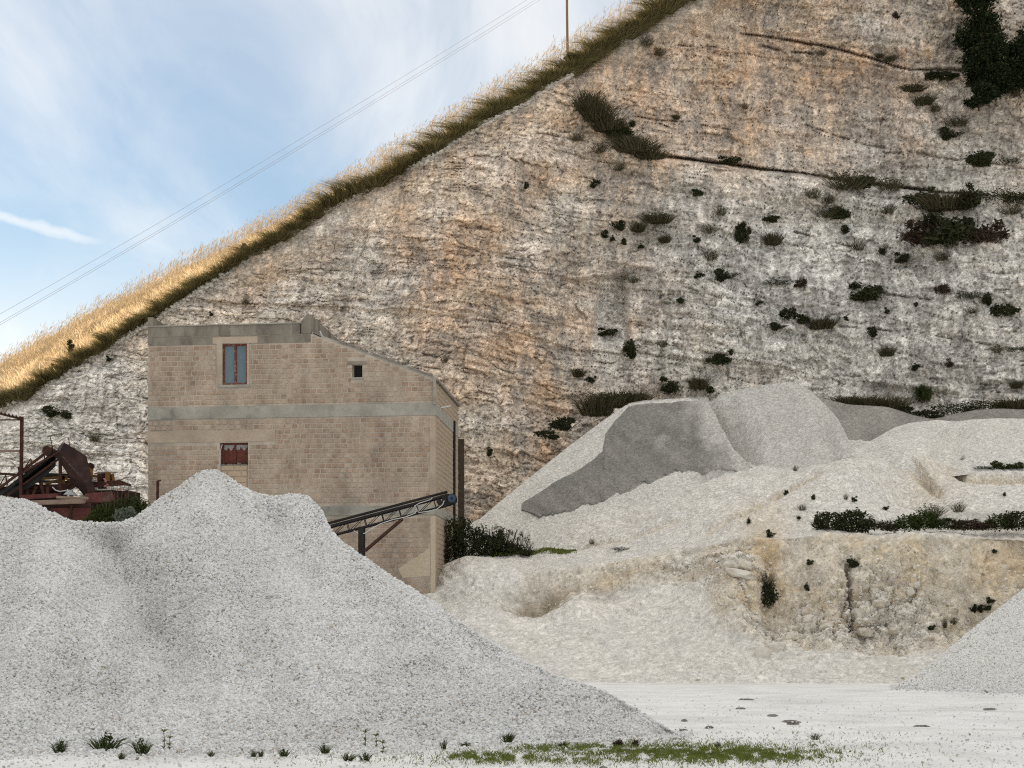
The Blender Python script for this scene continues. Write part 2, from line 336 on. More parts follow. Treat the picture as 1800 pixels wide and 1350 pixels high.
R = 2.9 * fbm(X / 14, Z / 22, 4, .5, 3.0) - .9 * sst(.15, .6, pn(X / 4.5, Z / 14, 9.2))
up = sst(-2, 5, ledge(gxx) + wig - py) * sst(1003, 1012, gxx)
R += -2.4 * up + .5 * sst(0, 26, py - ledge(gxx)) * sst(60, 26, py - ledge(gxx)) * sst(1000, 1080, gxx)
# buttress swelling between x = 640 and 960, a hollow left of the chute
R += 2.2 * blob(gxx, py, 800, 520, 170, 300) - 1.2 * blob(gxx, py, 600, 480, 90, 160)
chute = sst(980, 1000, gxx + (py - 550) * .35) * sst(1108, 1096, gxx) * sst(488, 496, py + .1 * (gxx - 1000)) * sst(640, 560, py)
R -= chute * (.5 + .9 * sst(1040, 1052, gxx + (py - 550) * .2))
bb = Z + .13 * X + .35 * fbm(X / 6, Z / 3, 3, .5, 8)                     # bedding dips to the right
lay = np.floor(bb / .95 + .5 * pn(X / 9, bb * 0 + 2)); lr = PERM[(lay.astype(np.int64) * 7) & 255] / 255.
R += .34 * (lr - .5) * sst(-.3, .3, fbm(X / 8, Z / 8, 2, .5, 77))
wx = X + .35 * fbm(X / 1.3, Z / 1.3, 3); wz = bb + .22 * fbm(X / 1.1, Z / .8, 3, .5, 5)
a1, a2, id1 = worley(wx / 2.1, wz / .85, 1); b1, b2, id2 = worley(wx / .62, wz / .30, 2); c1_, c2_, id3 = worley(wx / .24, wz / .14, 5)
blk = sst(-.25, .35, fbm(X / 7, Z / 5, 3, .5, 21)) 
R += .22 * (id1 - .5) * (.4 + .6 * blk) - .10 * sst(.10, .0, a2 - a1) * blk + .17 * (id2 - .5) - .08 * sst(.14, 0, b2 - b1) + .10 * (id3 - .5)
flute = pn(X / .42, Z / 3.2, 1.5) ; R += .06 * flute * sst(.1, -.3, fbm(X / 9, Z / 9, 2, .5, 31)) + .05 * fbm(X / .3, Z / .25, 3)
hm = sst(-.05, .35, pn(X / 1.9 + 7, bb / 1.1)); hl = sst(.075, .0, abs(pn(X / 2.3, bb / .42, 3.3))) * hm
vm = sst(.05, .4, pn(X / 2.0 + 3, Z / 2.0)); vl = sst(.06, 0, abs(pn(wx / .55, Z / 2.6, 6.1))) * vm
R += .10 * (pn(X / 9, bb / .34, 2.2) + .6 * pn(X / 5, bb / .16, 4.2))
R -= .16 * hl + .08 * vl
def crack(pts, depth, w, cont=False):
    f = curve(pts); x0 = pts[0][0]; x1 = pts[-1][0]
    d = abs(py - f(gxx) - 3 * fbm(X / 2, Z * 0 + x0, 3))
    return depth * sst(w, w * .35, d) * sst(x0, x0 + 25, gxx) * sst(x1, x1 - 25, gxx) * (np.maximum(sst(-.25, .25, pn(X / 1.3, Z / 3 + x0) + .5 * pn(X / .4, x0 + Z)), .8 * cont))
CR = crack([(1290, 58), (1400, 72), (1480, 88), (1560, 112), (1600, 122), (1700, 124)], 1.1, 2.8, True) + crack([(1320, 78), (1400, 93), (1480, 102), (1570, 122)], .6, 2.4)
CR = CR + crack([(1150, 274), (1200, 279), (1330, 296), (1460, 312)], 1.7, 3.6, True) + crack([(1440, 312), (1560, 326), (1640, 338), (1830, 352)], 1.7, 3.6, True) + crack([(1080, 76), (1180, 80), (1300, 84)], .5, 2.6)
CR = CR + crack([(880, 226), (960, 236), (1040, 250)], .5, 2.4) + crack([(1390, 210), (1500, 250), (1700, 285), (1830, 296)], .5, 2.4) + crack([(1090, 205), (1200, 215), (1340, 236)], .45, 2.2)
CR = CR + crack([(1480, 480), (1560, 520), (1700, 530)], .5, 2.4) + crack([(1350, 395), (1480, 430), (1600, 440)], .5, 2.4) + crack([(1440, 570), (1600, 585), (1830, 620)], .5, 2.4) + crack([(1190, 500), (1330, 545), (1420, 580)], .4, 2.2)
CR = CR + crack([(90, 655), (150, 652), (215, 668)], .5, 2.2) + crack([(60, 770), (160, 760), (250, 775)], .4, 2) + crack([(820, 560), (900, 570), (980, 590)], .4, 2) + crack([(560, 690), (700, 640), (860, 660)], .4, 2)
R -= .55 * CR
w_ = sst(90, 20, py - e); R = R * (1 - w_) + np.maximum(R, -.25) * w_
R *= (1 - .85 * sst(7, 0, py - e))
CY = yb - R
cv = W(gxx, py, CY)
# rock colours: tan-pink limestone, orange iron stain, chalk white freshly broken, grey weathering crust with drip streaks
def lin(r, g, b): return np.array([((c / 255 + .055) / 1.055) ** 2.4 for c in (r, g, b)])
tan, ora, whi, gre, dar = lin(216, 199, 178), lin(220, 180, 142), lin(226, 222, 214), lin(146, 141, 134), lin(110, 103, 94)
warp = fbm(X / 3, Z / 3, 4, .55, 2)
wo = np.clip(.15 + .55 * blob(gxx, py, 800, 440, 220, 190) + 1.05 * blob(gxx, py, 1330, 170, 330, 130) + .6 * blob(gxx, py, 930, 600, 160, 120) + .7 * warp - .35 * blob(gxx, py, 1600, 560, 350, 220), 0, 1)
ww = np.clip(1.5 * sst(330, 150, gxx) * sst(600, 660, py) + .65 * blob(gxx, py, 600, 500, 130, 120) + .75 * blob(gxx, py, 1380, 500, 400, 190) + .4 * blob(gxx, py, 1650, 330, 250, 300) + 1.2 * chute * sst(1046, 1056, gxx + (py - 550) * .2) + .5 * fbm(X / 4, Z / 3, 4, .55, 40) + .1, 0, 1)
gs = .55 * fbm(X / 1.1, Z / 2.6, 4, .65, 60) + .6 * fbm(X / .42, Z / 1.0, 3, .65, 64) + .48 * fbm(X / 5, Z / 4.5, 4, .5, 70)
wg = sst(-.15, .75, gs + .30 * blob(gxx, py, 1180, 430, 260, 130) + .35 * blob(gxx, py, 1560, 190, 160, 120) + .22 * sst(700, 1800, gxx) + .55 * sst(60, 0, py - e) - .35 * chute - .55 * sst(330, 150, gxx) * sst(590, 660, py))
fine = fbm(X / .30, Z / .22, 3, .7, 80)
wd = sst(.35, .9, fine + .4 * gs) * .7
kg = sst(1000, 1350, gxx) * sst(240, 420, py) * .8
col = tan + (lin(202, 196, 186) - tan) * kg[..., None]
col = col + (ora - col) * (wo * (1 - .5 * kg))[..., None] * .72
col = col + (whi - col) * ww[..., None] * .85
col = col * (1 - .26 * sst(.13, .0, b2 - b1) - .22 * sst(.09, 0, a2 - a1) * blk)[..., None]  # shade in the joints between blocks put into the colour
col = col * (.84 + .32 * id2[..., None]) * (.92 + .16 * id1[..., None]) * (.84 + .32 * id3[..., None])
col = col + (gre - col) * (wg * .62)[..., None]
col = col + (dar - col) * (wd * .62)[..., None]
col = col * (1 - .5 * np.clip(CR * 1.4, 0, 1))[..., None]            # shade of the open bedding cracks put into the colour
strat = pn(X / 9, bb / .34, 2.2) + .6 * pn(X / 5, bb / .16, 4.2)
col = col * 1.17 * (1 + .17 * strat)[..., None] * (1 + .20 * fbm(X / 2.2, bb / 1.1, 4, .55, 33))[..., None] * (1 - .5 * hl - .32 * vl)[..., None]  # hl and vl: crevice shade put into the colour as thin dark lines
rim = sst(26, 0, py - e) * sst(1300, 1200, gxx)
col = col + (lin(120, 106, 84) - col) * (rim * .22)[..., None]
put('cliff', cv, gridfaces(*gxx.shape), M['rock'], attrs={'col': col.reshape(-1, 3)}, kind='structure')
# depth of the finished face at a pixel, for anything that grows on it
CPY = py
def cliff_depth(px_, py_):
    j = int(np.argmin(abs(cx - px_))); colm = CPY[:, j]; i = int(np.argmin(abs(colm - py_)))
    return float(CY[max(i - 3, 0):i + 4, max(j - 3, 0):j + 4].min())

# ------------------------------------------------------------------ hill of dry grass behind the cliff edge
sky_l = curve([(-2600, 400), (-1500, 520), (-700, 610), (-300, 655), (-60, 666), (0, 645), (47, 617), (108, 590), (155, 562), (205, 534), (261, 509), (289, 495), (333, 472), (389, 450), (444, 424), (500, 394), (560, 362), (640, 322), (700, 286), (760, 254), (850, 199), (969, 131), (1044, 80), (1100, 46), (1206, -20), (1300, -75), (1420, -130), (1600, -165), (2400, -200)], 14)  # unseen left part of the skyline raised to keep the quarry in shade
hx = np.concatenate([np.arange(-2600, -60, 60), np.arange(-60, 1300, 5.), np.arange(1300, 2500, 40)])
rows = []
ye = cliff_top_depth(hx)
run = np.interp(hx, [-60, 500, 800, 1200], [17, 13, 7, 5])
for t in np.concatenate([[-.02], np.linspace(0, 1, 40), [1.15, 1.5, 2.5, 6]]):
    tc_ = np.clip(t, 0, 1); py_ = edge(hx) + (sky_l(hx) - edge(hx)) * (tc_ ** .8 if t < 1 else 1)
    Yr = ye + run * t; p3 = W(hx, py_, Yr if t <= 1 else ye + run)
    if t < 0: p3[:, 2] -= 1.2; p3[:, 1] += 5
    if t > 1: p3[:, 1] = Yr; p3[:, 2] -= (t - 1) * run * .30
    else: p3[:, 2] += .22 * fbm(p3[:, 0] / 2.2, np.full_like(hx, Yr.mean() / 2.2), 3) * min(1, max(t, 0) * 4)
    rows.append(p3)
hv = np.stack(rows)
put('hill', hv, gridfaces(*hv.shape[:2]), M['hill'], smooth=True, kind='structure')
def hill_pt(px_, t):
    j = np.interp(px_, hx, np.arange(len(hx))); i = np.clip(t, 0, 1) * 39 + 1
    i0 = np.clip(i.astype(int), 0, 40); j0 = np.clip(j.astype(int), 0, len(hx) - 2); fi = (i - i0)[:, None]; fj = (j - j0)[:, None]
    a = hv[i0, j0] * (1 - fj) + hv[i0, j0 + 1] * fj; b = hv[i0 + 1, j0] * (1 - fj) + hv[i0 + 1, j0 + 1] * fj
    return a * (1 - fi) + b * fi

# ------------------------------------------------------------------ quarry terrain: eroded bank below, terrace and spoil slope above
def rowcurve(pts, sm):
    a = curve([(p[0], p[1]) for p in pts], sm); b = curve([(p[0], p[2]) for p in pts], sm); return lambda x: W(x, a(x), b(x))
def at_z(z, Y): return YH - (z - HC) * F / Y
foot = [(-400, at_z(-.1, 57), 57), (700, at_z(-.1, 57), 57), (1000, at_z(-.1, 57.5), 57.5), (1200, at_z(-.1, 56.5), 56.5), (1400, at_z(-.1, 56), 56), (1600, at_z(-.1, 55), 55), (2100, at_z(-.1, 54), 54)]
c1 = [(-400, 1000, 64), (300, 1010, 64), (600, 1060, 64), (720, 1100, 64), (770, 1115, 64), (850, 1112, 63), (950, 1125, 61), (1050, 1118, 61), (1150, 1120, 60.3), (1240, 1120, 59.6), (1300, 1125, 59), (1350, 1140, 58.4), (1450, 1150, 58), (1600, 1155, 57.6), (2100, 1140, 57)]
c2 = [(-400, 945, 69), (300, 950, 69), (600, 1010, 69), (720, 1052, 69), (768, 1050, 69.5), (830, 1045, 67.5), (880, 1050, 66), (940, 1078, 65.5), (1000, 1066, 65.6), (1060, 1062, 65.4), (1120, 1050, 64.4), (1180, 1040, 63.2), (1240, 1030, 62), (1285, 1035, 60.4), (1330, 1090, 59.6), (1400, 1125, 59.4), (1500, 1120, 59.5), (1650, 1115, 59.4), (2100, 1080, 59)]
c3 = [(-400, 940, 76), (300, 945, 76), (600, 985, 76), (720, 1010, 74), (768, 1002, 72.2), (800, 990, 71.5), (830, 980, 71), (880, 990, 70), (930, 1003, 68.6), (1000, 1000, 67.6), (1060, 990, 66.9), (1110, 978, 66.2), (1160, 970, 65.5), (1230, 962, 63.8), (1290, 950, 61.8), (1340, 943, 61.0), (1440, 940, 61.1), (1560, 944, 61), (1700, 942, 60.8), (2100, 940, 60.5)]
c4 = [(-400, 938, 80), (300, 942, 80), (600, 975, 80), (720, 985, 78), (768, 975, 77), (850, 973, 76), (930, 972, 76), (1000, 970, 74.5), (1060, 964, 72), (1160, 950, 69.5), (1250, 935, 67.4), (1330, 918, 66), (1440, 910, 66), (1600, 915, 66), (1800, 918, 65.5), (2100, 915, 65)]
c5 = [(-400, 936, 84), (300, 940, 84), (600, 965, 83), (720, 960, 83), (768, 945, 83), (850, 935, 83), (930, 918, 82.5), (1000, 900, 81), (1100, 885, 79.5), (1160, 872, 78), (1260, 848, 76), (1330, 838, 75), (1440, 834, 74), (1500, 840, 73.5), (1600, 846, 73.5), (1700, 832, 73.5), (1800, 832, 73), (2100, 825, 73)]
c6 = [(-400, 925, 92), (300, 930, 92), (600, 940, 91), (720, 930, 90), (768, 920, 90), (850, 905, 91), (950, 850, 91.5), (1030, 790, 92), (1100, 750, 92), (1250, 735, 92), (1450, 730, 92), (1500, 722, 92), (1620, 742, 92), (1700, 728, 92), (1800, 715, 92), (2100, 690, 92)]
tx = np.concatenate([np.arange(-400, 700, 12), np.arange(700, 1830, 2.2), np.arange(1830, 2100, 10)])
cs = [rowcurve(c, 14)(tx) for c in (foot, c1, c2, c3, c4, c5, c6)]
segs = [34, 40, 44, 26, 60, 40]; rows = []; lev = []
for k, n in enumerate(segs):
    for i in range(n):
        t = i / n; rows.append(cs[k] * (1 - t) + cs[k + 1] * t); lev.append(k + t)
rows.append(cs[-1]); lev.append(len(segs)); tv = np.stack(rows); lev = np.array(lev)[:, None]
for _ in range(3):     # round the creases, the lip less
    sm = tv.copy(); sm[1:-1] = (tv[:-2] + 2 * tv[1:-1] + tv[2:]) / 4; w = np.where((abs(lev - 3) < .14), .06, 1)[..., None]; tv = tv * (1 - w) + sm * w
txx = np.broadcast_to(tx, tv.shape[:2]); tpy = YH - (tv[..., 2] - HC) * F / tv[..., 1]
X, Y, Z = tv[..., 0], tv[..., 1], tv[..., 2]; L2 = np.broadcast_to(lev, X.shape)
vis = sst(690, 760, txx)
face = sst(1.0, 1.5, L2) * sst(3.08, 2.9, L2) * vis                      # the cut face
tanf = face * np.clip(sst(1230, 1300, txx) + .75 * sst(900, 950, txx) * sst(2.1, 2.4, L2), 0, 1)
D = .20 * fbm(X / 3.5, Z / 3.5 + Y / 5, 4) * vis
D = D + face * (.3 + .7 * tanf) * (.34 * fbm(X / 2.4, Z / 2.6, 4, .5, 7) + .10 * fbm(X / .35, Z / 1.6, 3, .5, 9))
a1, a2, id1 = worley(X / .9 + .3 * fbm(X, Z, 3), Z / .55 + .3 * fbm(X, Z, 3, .5, 4), 3); b1, b2, id2 = worley(X / .30 + .2 * fbm(X * 2, Z * 2, 2), Z / .22, 4)
rocky = np.clip(1.25 * blob(txx, tpy, 1540, 1070, 95, 60) + 1.0 * blob(txx, tpy, 1300, 1000, 38, 60) + .9 * blob(txx, tpy, 1350, 1140, 50, 50) + .7 * blob(txx, tpy, 1480, 1115, 90, 25) + .7 * blob(txx, tpy, 1190, 985, 45, 30) + .4 * blob(txx, tpy, 1600, 1130, 120, 40), 0, 1) * face
D = D + rocky * (.36 * (id1 - .45) - .12 * sst(.12, 0, a2 - a1) + .18 * (id2 - .5) - .06 * sst(.12, 0, b2 - b1)) + face * .10 * (id2 - .5)
gul = pn(X / .95 + .25 * pn(X, Z, 4.4), Z / 7, 7.7); D = D + tanf * (.34 * gul - .30 * sst(.35, .7, pn(X / 1.7, Z / 9, 1.9)))
fiss = sst(7, 1.5, abs(txx - np.interp(tpy, [980, 1000, 1040, 1085, 1110], [1486, 1489, 1494, 1499, 1500]) - 4 * pn(tpy / 18, 3.3))) * sst(985, 1000, tpy) * sst(1110, 1095, tpy); D = D - .45 * fiss
D = D - 1.0 * blob(txx, tpy, 940, 1050, 60, 28) * face + .5 * blob(txx, tpy, 1010, 1075, 60, 30)     # undercut hollow
D = D - .45 * sst(1330, 1350, txx) * sst(1400, 1350, txx) * face * sst(940, 980, tpy) + .5 * blob(txx, tpy, 1300, 1010, 40, 60)
up_ = sst(3.05, 3.4, L2) * vis
D = D + up_ * (.20 * fbm(X / 4.5, Y / 4.5, 4, .5, 13) + .9 * blob(txx, tpy, 1500, 850, 70, 26) + .6 * blob(txx, tpy, 1620, 835, 50, 18) - .7 * blob(txx, tpy, 1590, 872, 60, 20) + .06 * fbm(X / .6 - Z, Y / 4, 3))
def scarp(pts, h, w):
    f = curve(pts); d = tpy - f(txx) - 2.5 * fbm(X / .8, X * 0 + h, 3); x0, x1 = pts[0][0], pts[-1][0]
    return h * (sst(-w, 0, d) * sst(w * 5, 0, d)) * sst(x0, x0 + 18, txx) * sst(x1, x1 - 18, txx)
SC = scarp([(1345, 876), (1400, 848), (1450, 836)], -.35, 3) + scarp([(1560, 826), (1592, 832), (1625, 846), (1664, 864)], -.5, 3) + scarp([(1660, 832), (1700, 836), (1830, 837)], -.5, 3) + scarp([(1000, 962), (1100, 940), (1200, 905)], -.2, 3) + scarp([(1230, 940), (1300, 905), (1350, 880)], -.25, 3)
D = D + SC * up_
D = D + .05 * fbm(X / .25, (Z + Y) / .25, 3, .6)
nrm = np.cross(np.gradient(tv, axis=1), np.gradient(tv, axis=0)); nrm /= np.linalg.norm(nrm, axis=-1, keepdims=True) + 1e-9
if nrm[len(nrm) // 2, len(tx) // 2, 1] > 0: nrm = -nrm
fade = (sst(0, .5, L2) * .85 + .15)
tv = tv + nrm * (D * fade)[..., None]
tv[0, :, 2] = -.1
pale, sand, och, wht, gry = lin(228, 222, 211), lin(218, 203, 178), lin(206, 178, 134), lin(232, 226, 213), lin(176, 170, 160)
n1_ = fbm(X / 2.2, Z / 2.2 + Y / 3, 4, .55, 90); n2_ = fbm(X / .5, (Z + Y) / .5, 3, .6, 95)
col = pale + (lin(226, 221, 212) - pale) * sst(-.3, .5, n1_)[..., None]
col = col + (sand - col) * np.clip(tanf * (.75 + .5 * n1_), 0, 1)[..., None]
flow = pn((X + .9 * Z + .35 * Y) / .55, (Z - X) / 6, 1.3) + .5 * pn((X + .9 * Z + .35 * Y) / .22, (Z - X) / 4, 5.3)
col = col * (1 + .07 * flow * (1 - np.clip(tanf, 0, 1)) * vis)[..., None]
ochw = np.clip(1.1 * blob(txx, tpy, 1345, 960, 34, 30) + .85 * blob(txx, tpy, 1790, 990, 70, 50) + .8 * blob(txx, tpy, 1330, 1020, 20, 40) + .55 * blob(txx, tpy, 1400, 1010, 130, 60) * sst(-.1, .5, n1_) + .8 * blob(txx, tpy, 1470, 1105, 40, 14) + .35 * tanf * sst(0, .6, n1_ + .5 * n2_) + .5 * blob(txx, tpy, 1160, 985, 25, 16), 0, 1) * vis * sst(1, 1.4, L2)
col = col + (och - col) * (ochw * .7)[..., None]
col = col * (1 + .12 * tanf * gul)[..., None]
col = col + (wht - col) * np.clip(rocky * .8 * (id1 > .35), 0, 1)[..., None]
damp = np.clip(.95 * blob(txx, tpy, 985, 1050, 85, 20) + .7 * blob(txx, tpy, 945, 1042, 55, 18) + .5 * blob(txx, tpy, 1380, 1080, 50, 22) + .4 * blob(txx, tpy, 1120, 1008, 60, 10), 0, 1) * sst(-.5, .2, n1_ + .4 * n2_)  # darker tan patches in the hollow and at a few spots nearby
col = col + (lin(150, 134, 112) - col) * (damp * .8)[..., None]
col = col + (sand - col) * np.clip(-SC * 2.2 * up_ + .55 * blob(txx, tpy, 1345, 915, 60, 40) * up_ + .5 * blob(txx, tpy, 1640, 850, 60, 26) * up_, 0, .8)[..., None]
gbed = sst(3.2, 3.5, L2) * sst(4.3, 4.0, L2) * sst(1560, 1640, txx) * sst(-.3, .3, n1_ + .3)
col = col + (gry - col) * (gbed * .7)[..., None]
col = np.minimum(col * 1.06, .88) * (.93 + .14 * id2[..., None] * (face * .8 + .2)[..., None]) * (1 - .35 * fiss)[..., None] * np.clip(1 + .14 * n2_, .7, 1.2)[..., None]
cut = int(np.argmin(abs(lev[:, 0] - 3.12))) + 1
put('bank', tv[:cut], gridfaces(cut, len(tx)), M['earth'], attrs={'col': col[:cut].reshape(-1, 3)}, kind='structure')
bank = COL.objects['bank']
put('terrace', tv[cut - 1:], gridfaces(len(tv) - cut + 1, len(tx)), M['gravel_far'], attrs={'col': col[cut - 1:].reshape(-1, 3)}, kind='structure')
_tp = YH - (tv[..., 2] - HC) * F / tv[..., 1]
def terrain_depth(px_, py_):
    j = int(np.argmin(abs(tx - px_))); d = abs(_tp[:, j] - py_); d = np.where(np.arange(len(d)) < 20, 99, d); return float(tv[int(np.argmin(d)), j, 1])
def terrain_pt(px_, row_lev):
    j = int(np.argmin(abs(tx - px_))); i = int(np.argmin(abs(lev[:, 0] - row_lev))); return Vector(tv[i, j])

# ------------------------------------------------------------------ gravel heaps
def heap(name, crest, footp, label, x0, x1, step, rows_, material, rep=.675, noise=.12, col=None, relief=None, group='heaps of quarried gravel', Yc=None, prof=1.0, sm=12, backdrop=1.0):
    hx_ = np.arange(x0, x1 + step, step); pc = curve(crest, sm)(hx_); pf = curve([(q[0], q[1]) for q in footp], sm)(hx_); yf_ = curve([(q[0], q[2]) for q in footp], sm)(hx_)
    zf = HC + (YH - pf) / F * yf_
    k = (YH - pc) / F
    yc = np.maximum((HC - zf + rep * yf_) / (rep - k), yf_ + .05) if Yc is None else curve(Yc, sm)(hx_)
    A = W(hx_, pf, yf_); B = W(hx_, pc, yc); B[:, 2] = np.maximum(B[:, 2], A[:, 2] - .02)
    t = np.linspace(0, 1, rows_)[:, None, None]
    G = A * (1 - t) + B * t
    z = A[:, 2] + (B[:, 2] - A[:, 2]) * (t[..., 0] ** prof); G[..., 2] = z
    px2 = np.broadcast_to(hx_, G.shape[:2]); T2 = np.broadcast_to(t[..., 0], G.shape[:2])
    py2 = YH - (G[..., 2] - HC) * F / G[..., 1]
    d = noise * fbm(G[..., 0] / (noise * 14), (G[..., 1] + G[..., 2]) / (noise * 14), 4, .5, x0)
    if relief is not None: d = d + relief(px2, py2, G)
    d = d * sst(0, .12, T2) * np.minimum(1, sst(1.0, .9, T2) + .15)
    G[..., 1] -= d * .7; G[..., 2] += d * .5 * sst(1, .8, T2)
    back = []
    hgt = (B[:, 2] - A[:, 2]) * backdrop
    for q in (.08, .2, .45, 1.0):
        b = G[-1].copy(); b[:, 1] += hgt * q / .6; b[:, 2] -= hgt * q * (1 if q > .1 else .5); back.append(b)
    G2 = np.concatenate([G, np.stack(back)])
    at = {}
    if col is not None:
        c = col(px2, py2, G); at['col'] = np.concatenate([c, np.repeat(c[-1:], 4, 0)]).reshape(-1, 3)
    o = put(name, G2, gridfaces(*G2.shape[:2]), material, attrs=at, smooth=True)
    o['label'] = label; o['category'] = 'gravel heap'; o['group'] = group
    return o, G
def flat(c, nz=.06): return lambda px, py, G: c * (1 + nz * fbm(G[..., 0] / 1.5, G[..., 2] / 1.5, 4, .6, 3))[..., None]
# big near heap
def near_relief(px, py, G):
    v = np.interp(py, [880, 916, 1000, 1100, 1200, 1320], [150, 172, 222, 275, 320, 360])
    d = -1.0 * np.exp(-(abs(px - v) / 66) ** 1.5) * sst(1300, 1060, py) 
    v2 = np.interp(py, [860, 900, 1000, 1100], [465, 480, 530, 600]); d = d - .50 * np.exp(-((px - v2) / 34) ** 2) * sst(1080, 900, py)
    v3 = np.interp(py, [840, 900, 1000, 1100], [390, 420, 440, 450]); d = d - .30 * np.exp(-((px - v3) / 18) ** 2) * sst(990, 880, py)
    rdg = np.interp(py, [828, 950, 1310], [372, 345, 430]); d = d + .30 * np.exp(-((px - rdg) / 60) ** 2) * sst(1250, 900, py)
    d = d + .26 * pn(px / 60 + (py - 900) / 300, py / 400, 2.7) * sst(0, 1, (py - 840) / 120)
    return d
nfoot = [(-900, 1322), (-400, 1322), (0, 1319), (300, 1313), (600, 1306), (800, 1304), (1000, 1302), (1100, 1298), (1180, 1291), (1195, 1289)]
near_heap, NG = heap('gravel_heap', [(-900, 1321), (-650, 1110), (-420, 915), (-250, 868), (-150, 864), (0, 873), (44, 878), (68, 888), (89, 900), (118, 914), (142, 917), (207, 918), (237, 909), (261, 891), (284, 874), (314, 857), (340, 838), (357, 828), (377, 826), (393, 832), (417, 850), (443, 865), (477, 873), (497, 871), (517, 868), (540, 871), (553, 883), (567, 898), (579, 927), (596, 948), (623, 968), (651, 986), (679, 1007), (712, 1027), (734, 1042), (757, 1056), (790, 1080), (845, 1118), (922, 1161), (975, 1187), (1055, 1212), (1100, 1236), (1144, 1263), (1180, 1286), (1195, 1291)],
    [(a, b, HC * F / (b - YH)) for a, b in nfoot], 'largest heap of coarse pale gravel, in front of the block building', -900, 1194, 4, 150, M['gravel_base'], relief=near_relief, noise=.10, sm=5)
white_g = lin(222, 217, 207); pale_g = lin(215, 209, 198); grey_g = lin(131, 128, 123); dkg = lin(142, 138, 131)
def lobes(px, py, G): return .30 * pn(G[..., 0] / 1.1, G[..., 2] / 7, 4.4) + .16 * pn(G[..., 0] / .45, G[..., 2] / 4, 1.4)
# the heaps on the terrace
heap('gravel_heap', [(1440, 698), (1490, 711), (1560, 715), (1610, 731), (1640, 737), (1680, 727), (1720, 720), (1760, 718), (1800, 720), (1900, 712), (2000, 710)], [(1440, 800, 82), (1640, 800, 82), (2000, 800, 82)], 'low dark grey gravel heap along the cliff foot, behind the white heaps', 1430, 2000, 4, 40, M['gravel_far'], Yc=[(1400, 86.5), (1640, 87.5), (2000, 87)], noise=.2, col=flat(lin(158, 152, 143), .22))
pflank = heap('gravel_heap', [(815, 940), (845, 911), (870, 889), (950, 824), (1000, 784), (1060, 739), (1100, 712), (1130, 706), (1200, 701), (1238, 702), (1250, 716), (1264, 744), (1290, 790), (1318, 822), (1345, 846)], [(815, 955, 80), (850, 968, 78.5), (920, 975, 77.2), (1000, 950, 77.2), (1100, 915, 77.0), (1200, 885, 76.2), (1345, 848, 75.6)], 'long pale gravel heap by the cliff, half covered with grey gravel', 815, 1345, 3, 70, M['gravel_far'], Yc=[(815, 81), (900, 84), (1000, 86), (1100, 86.8), (1215, 86.0), (1245, 84), (1264, 82), (1290, 79), (1345, 75.8)], noise=.12, col=lambda px, py, G: flat(white_g)(px, py, G) * (1 - .30 * sst(1215, 1250, px))[..., None], sm=5)[1]
heap('gravel_heap', [(1205, 830), (1222, 760), (1240, 716), (1262, 697), (1290, 687), (1330, 678), (1385, 671), (1405, 675), (1425, 687), (1450, 710), (1470, 731), (1484, 756), (1496, 784), (1512, 818), (1520, 838)], [(1205, 830, 84.5), (1262, 832, 82), (1290, 836, 80.2), (1340, 842, 76.5), (1440, 838, 74.2), (1520, 840, 73.8)], 'tallest rounded pale gravel heap on the terrace, below the bushy cliff', 1205, 1520, 3, 60, M['gravel_far'], Yc=[(1205, 85), (1300, 85), (1385, 84), (1450, 82), (1496, 76.5), (1520, 74)], noise=.08, col=flat(lin(205, 200, 191), .05), relief=lobes, sm=6)
heap('gravel_heap', [(1440, 838), (1470, 822), (1500, 790), (1540, 770), (1570, 752), (1600, 743), (1650, 738), (1680, 741), (1710, 737), (1760, 735), (1800, 736), (1900, 730), (2050, 740)], [(1440, 840, 74.3), (1470, 840, 74.2), (1540, 842, 73.8), (1620, 845, 73.4), (1700, 834, 73.4), (1800, 834, 73), (2050, 830, 73)], 'white gravel heap with two slumped lobes, rightmost on the terrace', 1440, 2050, 3, 60, M['gravel_far'], Yc=[(1440, 74.4), (1470, 75), (1540, 79), (1600, 81), (1700, 81), (1800, 81), (2050, 81)], noise=.14, col=flat(white_g), relief=lambda px, py, G: lobes(px, py, G) + .6 * blob(px, py, 1610, 790, 45, 40) - .5 * blob(px, py, 1668, 780, 26, 50) + .5 * blob(px, py, 1720, 790, 40, 40), sm=8)
# right-hand near heap
right_heap, RG = heap('gravel_heap', [(1570, 1210), (1585, 1203), (1640, 1164), (1700, 1114), (1760, 1067), (1800, 1036), (1900, 965), (2050, 885), (2200, 950), (2400, 1218)], [(1570, 1206, 52.2), (1640, 1208, 51.4), (1700, 1211, 50), (1800, 1215, 48), (1900, 1219, 46.2), (2200, 1222, 45), (2400, 1222, 45)], 'white gravel heap at the foot of the tan bank, cut by the right edge', 1570, 2400, 4, 80, M['gravel_far'], noise=.10, col=flat(lin(214, 210, 202), .06), sm=6)
